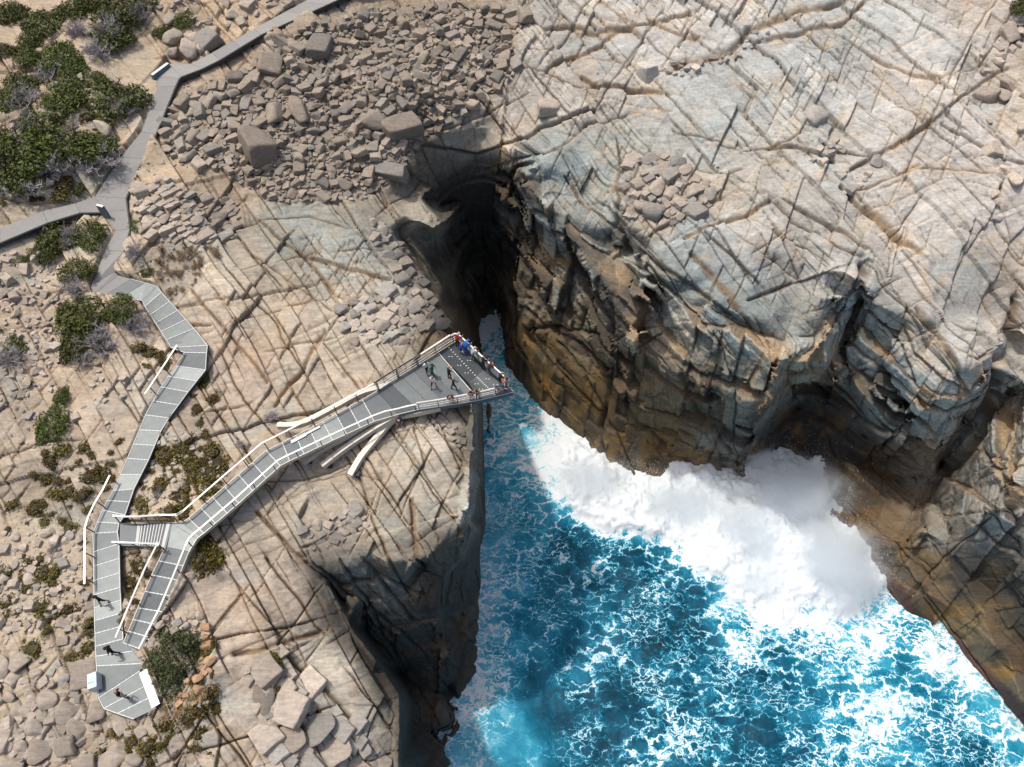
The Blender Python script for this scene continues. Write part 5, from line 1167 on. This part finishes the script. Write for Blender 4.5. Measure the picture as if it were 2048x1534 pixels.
M_TWIG = noise_mat('grey_twig', (.26, .235, .235), (.46, .43, .43), 3.0, .8, objrand=.15); M_BARK = noise_mat('shrub_bark', (.08, .06, .045), (.16, .13, .10), 4.0, .85)
def leaves(name, n, seed, lobes, leaf, mat, dome=.55, clump=1.0):
    """foliage of many small leaf faces over lumpy cushions, unit radius"""
    r = np.random.default_rng(seed); V = []; Q = []; A = []
    L_ = [(0, 0, 0, .72)] + [(math.cos(a) * q, math.sin(a) * q, 0, s_) for a, q, s_ in [(r.uniform(0, 6.28), r.uniform(.3, .72), r.uniform(.25, .48)) for _ in range(lobes)]]
    wts = np.array([l[3] ** 2 for l in L_]); wts /= wts.sum(); pk = r.choice(len(L_), n, p=wts)
    for i in range(n):
        lx, ly, lz, lr = L_[pk[i]]; d = r.normal(0, 1, 3); d[2] = abs(d[2]) * .9 - .08; d /= np.linalg.norm(d)
        bump = 1 + .16 * math.sin(d[0] * 7 + lx * 9) * math.sin(d[1] * 8 + ly * 7 + seed) + r.normal(0, .05)
        rad = lr * bump * (1 - .25 * r.random() ** 2); p = np.array([lx + d[0] * rad, ly + d[1] * rad, (d[2] * rad) * dome / .6])
        nrm = d + r.normal(0, .55, 3); nrm /= np.linalg.norm(nrm); t1 = np.cross(nrm, r.normal(0, 1, 3)); t1 /= np.linalg.norm(t1); t2 = np.cross(nrm, t1); s_ = leaf * r.uniform(.6, 1.4)
        n0 = len(V); V += [p - t1 * s_, p + t2 * s_ * .55, p + t1 * s_, p - t2 * s_ * .55]; Q.append((n0, n0 + 1, n0 + 2, n0 + 3)); A += [np.clip(r.uniform(.0, .75) + .3 * (bump - 1) * 4, 0, 1)] * 4
    me = np_mesh(name, np.array(V), np.array(Q), mat, False); a_ = me.attributes.new('leaf', 'FLOAT', 'POINT'); a_.data.foreach_set('value', np.array(A, np.float32)); return me
def core(name, seed, mat):
    bm = bmesh.new(); bmesh.ops.create_icosphere(bm, subdivisions=2, radius=.56); bmesh.ops.delete(bm, geom=[v for v in bm.verts if v.co.z < -.2], context='VERTS')
    for v in bm.verts: v.co.z *= .75
    me = bpy.data.meshes.new(name); bm.to_mesh(me); bm.free(); me.materials.append(mat); return me
def twigs(name, seed, n, mat, spread=1.0, hgt=.75, rad=.012):
    r = random.Random(seed); mb = MB()
    def limb(p, d, l, w, dep):
        q = p; pts_ = [p]
        for k in range(3): d = (d + Vector((r.gauss(0, .3), r.gauss(0, .3), r.gauss(.05, .22)))).normalized(); q = q + d * l / 3; pts_.append(q)
        mb.sweep(pts_, w * 2, w * 2, 3, False)
        if dep:
            for _ in range(r.randint(2, 4)):
                i = r.randint(1, 3); limb(pts_[i], (d + Vector((r.gauss(0, .7), r.gauss(0, .7), r.gauss(.1, .35)))).normalized(), l * .62, w * .62, dep - 1)
    for _ in range(n):
        a = r.uniform(0, 6.28); limb(Vector((r.gauss(0, .12), r.gauss(0, .12), 0)), Vector((math.cos(a) * spread, math.sin(a) * spread, r.uniform(.35, 1.1))).normalized(), r.uniform(.4, .62), rad * r.uniform(.8, 1.6), 3)
    return mesh(name, mb.v, mb.f, mat)
def tuft(name, seed, n, mat, h_=1.0):
    r = random.Random(seed); V, Q, A = [], [], []
    for _ in range(n):
        a = r.uniform(0, 6.28); o = Vector((r.gauss(0, .18), r.gauss(0, .18), 0)); d = Vector((math.cos(a), math.sin(a), 0)); t_ = Vector((-d.y, d.x, 0)) * .03; l = r.uniform(.5, 1); m = o + d * l * .45 + Vector((0, 0, l * h_ * .7)); e = o + d * l * .95 + Vector((0, 0, l * h_ * .75))
        n0 = len(V); V += [o - t_, o + t_, m + t_, m - t_, e]; Q += [(n0, n0 + 1, n0 + 2, n0 + 3), (n0 + 3, n0 + 2, n0 + 4)]; A += [r.random()] * 5
    me = mesh(name, V, Q, mat); a_ = me.attributes.new('leaf', 'FLOAT', 'POINT'); a_.data.foreach_set('value', np.array(A, np.float32)); return me
FOL = [leaves('foliage', 2600, 300 + i, 7, .052, M_GREEN) for i in range(4)]; STEM = [twigs('branches', 320 + i, 4, M_BARK, 1.0) for i in range(2)]
DEAD = [twigs('dead_twigs', 340 + i, 30, M_TWIG, 1.1, rad=.02) for i in range(4)]
MOSS = [leaves('foliage', 340, 360 + i, 4, .10, M_MOSS, .5) for i in range(4)]; MOSSC = core('cushion', 1, leaf_mat('cushion_core', (.03, .022, .008), (.06, .045, .012)))
BROWN = [tuft('blades', 380 + i, 60, M_TUFT) for i in range(2)]; STRAW = [tuft('blades', 390 + i, 70, M_DRY, .9) for i in range(2)]
rv = random.Random(5)
def plant(name, label, cat, grp, u, v, ru, rv_, parts, hz=.8, rz=None):
    p, nn = surf(u, v); s_ = scale_at(u, v, p.z); k = math.sin(math.asin(min(1, (CAM_H - p.z) / (Vector((0, 0, CAM_H)) - p).length)))
    gf = {'shrub': 1.08, 'dead_bush': 1.25, 'mossy_mound': 1.7}.get(name, 1.0); sx, sy = ru * s_ * gf, rv_ * s_ * gf / max(.6, k); o = tag(empty(name, p - Vector((0, 0, .08))), label, cat, grp)
    for nm, me in parts:
        c = link(nm, me, o); c.scale = (sx, sy, (sx + sy) / 2 * hz); 
        if rz is None and abs(sx - sy) < .3 * max(sx, sy): c.rotation_euler.z = rv.uniform(0, 6.28)
    return o
GREENS = [(25,30,42,24),(85,55,48,26),(155,20,46,22),(245,28,60,34),(225,78,50,30),(120,118,52,24),(40,165,45,22),(150,135,36,20),(140,200,42,38),(225,212,66,40),(90,258,48,30),(60,308,72,36),(140,305,80,30),(30,355,45,42),(205,292,36,18),(370,45,28,17),(322,70,18,14),(108,480,52,26),(180,474,38,30),(92,500,40,20),(275,456,20,17),(160,546,38,26),(130,622,20,24),(180,632,58,36),(248,628,42,26),(150,684,30,42),(25,692,27,22),(122,792,17,18),(105,852,34,38),(190,675,36,24),(5,300,30,30),(60,120,30,18),(10,110,30,16),(155,375,20,12),(295,548,14,9),(2040,18,30,20),(190,5,40,20),(60,85,34,18),(290,5,34,18),(15,210,40,24),(190,165,34,18),(110,215,26,16),(40,520,20,10),(230,500,9,7)]
GWHERE = ['at the top corner of the scrub', 'along the top edge of the scrub', 'right of the top corner of the scrub', 'capping the big thicket above the path bend', 'filling the lower half of the top thicket', 'mid-slope between the two pale boulders', 'by the west edge of the upper scrub', 'beside grey dead twigs mid-slope', 'west of the long shrub by the straight path', 'long and broad beside the straight path', 'north of the biggest western thicket', 'in the heart of the biggest western thicket', 'spreading above the dead grey bushes near the path', 'at the west edge below the biggest thicket', 'at the path-side tip of the biggest thicket', 'small, alone north of the path bend sign', 'small, beside the path bend boulders', 'large, south of the branching path', 'tall, touching the fork sign', 'lowest south of the branching path', 'small, on the rubble side of the path below the fork', 'above a grey bush west of the walkway bend', 'small, heading the cluster west of the walkway', 'large, in the middle of the walkway cluster', 'touching the walkway below its first bend', 'hanging lowest in the walkway cluster', 'alone at the west edge beside a grey bush', 'little and round above the lone mound shrub', 'lone mound in the sandy bowl', 'on the south side of the walkway cluster', 'cut by the west edge of the picture', 'thin, between thickets at the upper west', 'thin, at the upper west edge', 'small, beside the straight path above the branch', 'small, inside the walkway elbow', 'alone at the eastern top corner of the plateau', 'at the very top left of the path rise', 'between the top edge and the pale boulder', 'at the top beside the brown rise', 'low at the west edge mid-scrub', 'between the path bend and the long shrub', 'small, west of the long path-side shrub', 'small, south-west of the branch path shrubs', 'tiny, beside the walkway elbow']
for (u, v, a, b), wh in zip(GREENS, GWHERE):
    if on_deck(u, v): continue
    k = rv.randrange(4); plant('shrub', 'dense dark green cushion shrub ' + wh, 'shrub', None, u, v, a, b, [('foliage', FOL[k]), ('branches', STEM[k % 2])])
GREYS = [(225,72,34,22),(160,72,26,16),(290,38,16,26),(55,212,34,20),(205,335,46,30),(60,382,44,20),(160,585,32,20),(212,690,42,26),(275,655,28,22),(276,514,12,22),(30,722,26,22),(170,722,22,18),(540,832,17,12),(120,340,34,24),(100,150,30,18),(200,110,30,20),(250,225,30,20),(60,260,30,18),(150,480,20,20),(2040,45,24,16),(480,890,12,9),(320,985,12,9),(105,1095,14,14)]
GYW = ['inside the top thicket', 'between the top shrubs', 'bare, beside the top thicket', 'by the west edge under the upper shrubs', 'largest, beside the straight path', 'fringing the west thicket above the branch path', 'under the shrub west of the walkway bend', 'in the middle of the walkway cluster', 'beside the walkway below its first bend', 'thin, beside the walkway elbow', 'at the west edge below a lone shrub', 'trailing below the walkway cluster', 'small silver one on the slab beside the footbridge', 'under the western thicket', 'mid-slope in the upper scrub', 'left of the path bend in the upper scrub', 'at the tip of the long path-side shrub', 'west of the path-side shrubs', 'among the shrubs south of the branch path', 'at the eastern top corner of the plateau', 'little, above the footbridge', 'little, above the stairs', 'little, west of the lower walkway']
for (u, v, a, b), wh in zip(GREYS, GYW): plant('dead_bush', 'leafless grey twiggy bush ' + wh, 'bush', None, u, v, a, b, [('dead_twigs', DEAD[rv.randrange(4)])], 1.0)
ZM = [([(250,900),(420,850),(445,960),(380,1040),(255,1030)], 85, 5, 17, 'rust green mossy mound above the stairs', 'mossy mounds above the stairs'), ([(60,900),(240,880),(222,970),(60,1030)], 42, 5, 15, 'rust green mossy mound west of the upper walkway', 'mossy mounds west of the walkway'), ([(-10,1100),(180,1120),(185,1330),(-10,1300)], 70, 5, 16, 'mossy mound among stones beside the lower walkway', 'mossy mounds beside the lower walkway'), ([(250,1100),(325,1100),(250,1260)], 30, 4, 13, 'mossy mound in the triangle between walkway and ramp', 'mossy mounds in the triangle'), ([(190,1440),(330,1440),(420,1400),(420,1534),(180,1534)], 32, 6, 18, 'mossy mound between boulders below the landing', 'mossy mounds below the landing'), ([(380,1060),(450,1090),(400,1150)], 12, 5, 20, 'dark mossy mound in the hollow under the footbridge', 'mossy mounds under the footbridge'), ([(480,1315),(565,1310),(560,1400),(530,1400)], 14, 4, 12, 'yellow green mound in the joints of the stepped slab', 'mounds in the slab joints'), ([(405,1260),(440,1300),(435,1420),(350,1430),(390,1380)], 18, 5, 15, 'mossy mound south of the round bush', 'mossy mounds by the round bush'), ([(0,150),(250,180),(180,420),(0,430)], 40, 5, 13, 'small rusty mound in the shrubland by the concrete path', 'mounds in the shrubland'), ([(300,690),(430,760),(440,840),(370,850),(340,720)], 16, 4, 11, 'small mound along the walkway beside the bare slab', 'mounds along the walkway'), ([(0,1000),(180,1000),(180,1060),(0,1060)], 12, 5, 12, 'small mound on the pale slab west of the bent handrail', 'mounds west of the bent handrail'), ([(270,690),(350,690),(340,740),(290,740)], 9, 5, 12, 'orange mossy mound behind the straight handrail', 'mounds behind the straight handrail')]
for poly, cnt, r0, r1, lab, grp in ZM:
    us = [p[0] for p in poly]; vs = [p[1] for p in poly]
    for _ in range(cnt):
        for _t in range(20):
            u, v = rv.uniform(min(us), max(us)), rv.uniform(min(vs), max(vs)); r = r0 + (r1 - r0) * rv.random() ** 2
            if inp(u, v, poly) and not on_deck(u, v, r * .8): plant('mossy_mound', lab, 'plant', grp, u, v, r * rv.uniform(.9, 1.4), r * rv.uniform(.7, 1), [('foliage', MOSS[rv.randrange(4)]), ('cushion', MOSSC)], .75); break
for poly, cnt, r0, r1, pr, lab, grp in [([(310,500),(420,490),(400,560),(340,620),(325,590)], 60, 4, 10, BROWN, 'dry brown tuft in the hollow beside the walkway elbow', 'brown tufts beside the walkway elbow'), ([(330,1390),(420,1370),(400,1440),(330,1440)], 22, 7, 14, STRAW, 'straw coloured grass tuft south of the round bush', 'straw tufts south of the round bush'), ([(250,1100),(325,1100),(250,1260)], 12, 5, 9, STRAW, 'straw tuft in the triangle between walkway and ramp', 'straw tufts in the triangle'), ([(420,440),(470,440),(440,520),(410,520)], 12, 5, 9, BROWN, 'dry brown tuft at the head of the bare slab', 'brown tufts at the slab head')]:
    us = [p[0] for p in poly]; vs = [p[1] for p in poly]
    for _ in range(cnt):
        for _t in range(20):
            u, v = rv.uniform(min(us), max(us)), rv.uniform(min(vs), max(vs)); r = rv.uniform(r0, r1)
            if inp(u, v, poly) and not on_deck(u, v, r): plant('grass_tuft', lab, 'grass', grp, u, v, r, r, [('blades', pr[rv.randrange(2)])], 1.0); break
big = leaves('foliage', 9000, 401, 9, .036, M_BUSH, .72)
plant('shrub', 'big round dark green bush beside the landing bench', 'shrub', None, 355, 1316, 62, 60, [('foliage', big), ('branches', STEM[0])], .85)
plant('shrub', 'small green bush growing against the walkway beside the bare slab', 'shrub', None, 405, 752, 10, 15, [('foliage', FOL[0])], .9)

# ------------------------------------------------------------------ people
SKIN = noise_mat('skin', (.42, .25, .17), (.50, .31, .22), 8.0, .6); SHOE = noise_mat('shoe', (.04, .04, .045), (.08, .08, .08), 9.0, .6)
_cm = {}
def cloth(c):
    if c not in _cm: _cm[c] = noise_mat('cloth_%d' % len(_cm), tuple(x * .85 for x in c), tuple(min(1, x * 1.15) for x in c), 9.0, .85)
    return _cm[c]
def person(label, u, v, z, face, pose, shirt, legs, hair, shorts=False, tall=1.74, sleeves=False, rad=1.0):
    """one continuous body grown from a jointed skeleton; face = heading in degrees"""
    k = tall / 1.74; lean = {'stand': .02, 'walk': .06, 'lean': .42, 'photo': .04, 'bend': .75}[pose]
    J = {}; hip = Vector((0, 0, .92)); f = lambda d, h_: hip + Vector((0, math.sin(lean) * h_, math.cos(lean) * h_))
    J['hip'] = hip; J['waist'] = f(0, .14); J['chest'] = f(0, .38); J['neck'] = f(0, .56); J['head'] = f(0, .66) + Vector((0, .03, 0)); J['crown'] = f(0, .80) + Vector((0, .02, 0))
    st = {'walk': .24}.get(pose, .05)
    for s, sg in (('l', -1), ('r', 1)):
        q = st * sg; J['th' + s] = hip + Vector((.10 * sg, 0, -.03)); J['kn' + s] = Vector((.11 * sg, q * .6 + .04, .49)); J['an' + s] = Vector((.11 * sg, q - .02, .09)); J['to' + s] = Vector((.12 * sg, q + .15, .035))
        sh = J['chest'] + Vector((.19 * sg, 0, .10)); J['sh' + s] = sh
        if pose == 'lean' or pose == 'bend': J['el' + s] = sh + Vector((.06 * sg, .16, -.22)); J['ha' + s] = sh + Vector((-.02 * sg, .38, -.20))
        elif pose == 'photo': J['el' + s] = sh + Vector((.10 * sg, .14, -.20)); J['ha' + s] = sh + Vector((-.10 * sg, .30, .06))
        elif pose == 'walk': J['el' + s] = sh + Vector((.06 * sg, -.10 * sg, -.27)); J['ha' + s] = sh + Vector((.04 * sg, .10 - .12 * sg, -.48))
        else: J['el' + s] = sh + Vector((.07 * sg, -.04, -.28)); J['ha' + s] = sh + Vector((.05 * sg, .08, -.50))
        J['fi' + s] = J['ha' + s] + (J['ha' + s] - J['el' + s]).normalized() * .10
    R = dict(hip=.145, waist=.135, chest=.155, neck=.062, head=.098, crown=.075)
    for s in 'lr': R.update({'th' + s: .098, 'kn' + s: .064, 'an' + s: .045, 'to' + s: .038, 'sh' + s: .078, 'el' + s: .048, 'ha' + s: .036, 'fi' + s: .024})
    E = [('hip', 'waist', 'shirt'), ('waist', 'chest', 'shirt'), ('chest', 'neck', 'shirt'), ('neck', 'head', 'skin'), ('head', 'crown', 'skin')]
    for s in 'lr': E += [('hip', 'th' + s, 'legs'), ('th' + s, 'kn' + s, 'legs'), ('kn' + s, 'an' + s, 'skin' if shorts else 'legs'), ('an' + s, 'to' + s, 'shoe'), ('chest', 'sh' + s, 'shirt'), ('sh' + s, 'el' + s, 'shirt'), ('el' + s, 'ha' + s, 'shirt' if sleeves else 'skin'), ('ha' + s, 'fi' + s, 'skin')]
    names = list(J); me = bpy.data.meshes.new('body'); me.from_pydata([tuple(J[n] * k) for n in names], [(names.index(a), names.index(b)) for a, b, _ in E], [])
    o = bpy.data.objects.new('tmp', me); COL.objects.link(o); md = o.modifiers.new('s', 'SKIN'); md.use_smooth_shade = True; sb = o.modifiers.new('d', 'SUBSURF'); sb.levels = 1; sb.render_levels = 1
    for i, n in enumerate(names): r = R[n] * k * rad; me.skin_vertices[0].data[i].radius = (r * (1.1 if n in ('hip', 'waist', 'chest') else 1), r * (.8 if n in ('chest', 'waist') else 1))
    me.skin_vertices[0].data[names.index('hip')].use_root = True
    dg = bpy.context.evaluated_depsgraph_get(); dg.update(); bmesh_ = bpy.data.meshes.new_from_object(o.evaluated_get(dg)); bpy.data.objects.remove(o)
    bmesh_.materials.clear(); MT = {'shirt': 0, 'legs': 1, 'skin': 2, 'shoe': 3}
    for m_ in (cloth(shirt), cloth(legs), SKIN, SHOE): bmesh_.materials.append(m_)
    for pl in bmesh_.polygons:
        c = pl.center / k; best = 9; bi = 'skin'
        for a, b, t_ in E:
            A, B = J[a], J[b]; d = B - A; t = max(0, min(1, (c - A).dot(d) / d.length_squared)); q = (c - A - d * t).length - (R[a] + (R[b] - R[a]) * t)
            if q < best: best, bi = q, t_
        if bi == 'shirt' and c.z < .93 and pose != 'bend': bi = 'legs'
        pl.material_index = MT[bi]; pl.use_smooth = True
    bmesh_.name = 'person'; pr = link('person', bmesh_); pr.location = at(u, v, z); pr.rotation_euler.z = math.radians(face); tag(pr, label, 'person')
    bm = bmesh.new(); bmesh.ops.create_icosphere(bm, subdivisions=2, radius=.125); bmesh.ops.delete(bm, geom=[v_ for v_ in bm.verts if v_.co.z < -.01 or (v_.co.y > .07 and v_.co.z < .05)], context='VERTS')
    hm = bpy.data.meshes.new('hair'); bm.to_mesh(hm); bm.free(); hm.materials.append(cloth(hair)); ho = link('hair', hm, pr); ho.location = J['head'].lerp(J['crown'], .45) * k; ho.rotation_euler.x = -lean
    return pr
BLK, NAVY, DENIM, WHT = (.015, .015, .017), (.02, .03, .06), (.05, .09, .16), (.75, .75, .74)
DK, BLN, GRY = (.03, .02, .015), (.30, .20, .10), (.45, .42, .40)
Z_ = .0
PEOPLE = [('person in a black top with arms spread walking on the lower walkway', 211, 1206, -1.46, 150, 'walk', BLK, (.02, .02, .025), DK, True),
 ('person in black jacket and black trousers at the foot of the ramp', 234, 1307, -1.62, 120, 'walk', BLK, BLK, DK, False), ('balding person in black shirt and pale shorts holding a phone on the landing', 252, 1394, -1.7, -60, 'photo', BLK, (.42, .42, .42), (.30, .17, .11), True),
 ('person in a white shirt and dark trousers walking along the lookout edge', 855, 746, 0, -150, 'walk', WHT, NAVY, DK, False), ('person in a green jumper and jeans walking beside the white shirt', 866, 751, 0, -120, 'walk', (.02, .13, .09), DENIM, DK, False),
 ('person in dark clothes with shoulder bag raising a camera mid-deck', 899, 757, 0, -50, 'photo', (.03, .035, .045), BLK, BLN, False), ('person in a white top and maroon shorts walking mid-deck', 868, 775, 0, 160, 'walk', WHT, (.16, .02, .02), BLN, True),
 ('person striding in black top and trousers toward the dark grating', 908, 779, 0, -80, 'walk', BLK, BLK, BLN, False), ('person in maroon shirt leaning on the far corner of the rail', 915, 693, 0, -40, 'lean', (.25, .012, .02), NAVY, GRY, False),
 ('child in a royal blue top bending beside the rail', 921, 707, 0, -60, 'lean', (.02, .04, .42), (.1, .06, .06), BLN, True), ('person in a bright blue hooded jacket against the rail', 932, 706, 0, -50, 'lean', (.01, .13, .55), (.01, .11, .45), (.01, .13, .55), False),
 ('person in grey shirt and blue shorts holding the rail', 945, 720, 0, -60, 'lean', (.35, .42, .52), (.05, .13, .24), GRY, True), ('person in a black coat looking over the middle of the far rail', 966, 738, 0, -50, 'lean', BLK, BLK, DK, False),
 ('person in navy skirt with a dark top bending at the far rail', 977, 748, 0, -70, 'bend', (.05, .012, .015), (.02, .06, .09), DK, True), ('person in a singlet at the far rail near the pointed tip', 999, 770, 0, -60, 'lean', BLK, (.03, .05, .03), BLN, True),
 ('person in black cap and dark shorts at the curved rail tip', 1006, 779, 0, -90, 'lean', (.35, .13, .10), BLK, BLK, True), ('person in a dark blue top crouched behind the tip group', 1001, 784, 0, -110, 'bend', (.02, .07, .13), (.02, .03, .05), DK, True),
 ('person in blue shorts and cap at the near side of the tip', 994, 785, 0, -160, 'lean', (.12, .14, .30), NAVY, (.3, .26, .16), False), ('person in a maroon patterned top leaning over the near rail', 903, 803, 0, 180, 'bend', (.07, .03, .045), (.08, .07, .08), BLN, False),
 ('bare-armed person in olive trousers leaning on the near rail', 943, 798, 0, 180, 'lean', (.42, .17, .11), (.13, .09, .05), DK, False), ('bare-armed person in blue jeans leaning on the near rail', 956, 796, 0, 170, 'lean', (.45, .22, .15), (.04, .07, .12), DK, False)]
for (lab, u, v, z, fc, ps, sh, lg, hr, sho) in PEOPLE: person(lab, u, v, z, fc, ps, sh, lg, hr, sho, tall=1.4 if 'child' in lab else 1.74)
p_, _n = surf(803, 846); person('person in blue sitting in shade under the lookout arm', 803, 848, p_.z - .35, 180, 'bend', (.05, .09, .14), (.03, .06, .10), (.45, .3, .22), False)

# ------------------------------------------------------------------ labels that single out the members of a group
def px_of(p):
    d = p - Vector((0, 0, CAM_H)); fz = d.y * cP - d.z * sP
    return 1024 + FPX * d.x / fz, 767 - FPX * (d.y * sP + d.z * cP) / fz
groups = {}
for o in COL.objects:
    if o.parent is None and o.get('group'): groups.setdefault(o['group'], []).append(o)
MARKS = [(330, 250, 'beside the straight concrete path'), (480, 180, 'below the path bend'), (600, 60, 'near the upper end of the path'), (690, 130, 'around the blue grey heap'), (900, 60, 'along the top edge'), (1010, 60, 'against the pale plateau'), (950, 160, 'above the striped slab'), (800, 270, 'around the flat pentagonal boulder'), (720, 360, 'at the head of the chasm'), (560, 260, 'around the large split boulder'), (450, 330, 'above the cobbled outcrop'), (560, 370, 'above the bare grey slab')]
for g, L_ in groups.items():
    if len(L_) < 3: continue
    L_ = [(o, *px_of(o.matrix_world.translation if o.type == 'MESH' and o.matrix_world.translation.length > 0 else o.location)) for o in L_]
    size = lambda t: (max(t[0].scale) if t[0].type == 'MESH' else max(max(c.scale) for c in t[0].children))
    taken = set()
    for word, key in (('largest', lambda t: -size(t)), ('leftmost', lambda t: t[1]), ('rightmost', lambda t: -t[1]), ('topmost', lambda t: t[2]), ('lowest', lambda t: -t[2])):
        t = min((q for q in L_ if id(q[0]) not in taken), key=key, default=None)
        if t is None: break
        taken.add(id(t[0])); t[0]['label'] = word + ' of the ' + g
    if 'mounds' in g or 'tufts' in g or 'stones' in g or 'domed' in g or 'blocks' in g or 'boulders' in g and 'rubble' not in g:
        us_ = sorted(t[1] for t in L_); vs_ = sorted(t[2] for t in L_); ss_ = sorted(size(t) for t in L_); th_ = lambda a, f: a[min(len(a) - 1, int(len(a) * f))]
        for t in L_:
            if id(t[0]) in taken or len(L_) < 9: continue
            hw = 'western' if t[1] < th_(us_, .34) else 'eastern' if t[1] > th_(us_, .67) else 'central'; vw = 'upper' if t[2] < th_(vs_, .5) else 'lower'; sw = 'bigger' if size(t) > th_(ss_, .5) else 'smaller'
            t[0]['label'] = sw + ' one in the ' + vw + ' ' + hw + ' part of the ' + g
    if g == 'boulders of the rubble field':
        for o, u, v in L_:
            if id(o) in taken: continue
            c = o.color; tone = 'tan' if c[0] > c[2] * 1.25 else 'grey'; wh = min(MARKS, key=lambda m: (m[0] - u) ** 2 + ((m[1] - v) * 1.3) ** 2)[2]
            o['label'] = ('larger ' if max(o.scale) > .75 else 'smaller ') + tone + ' rubble boulder ' + wh
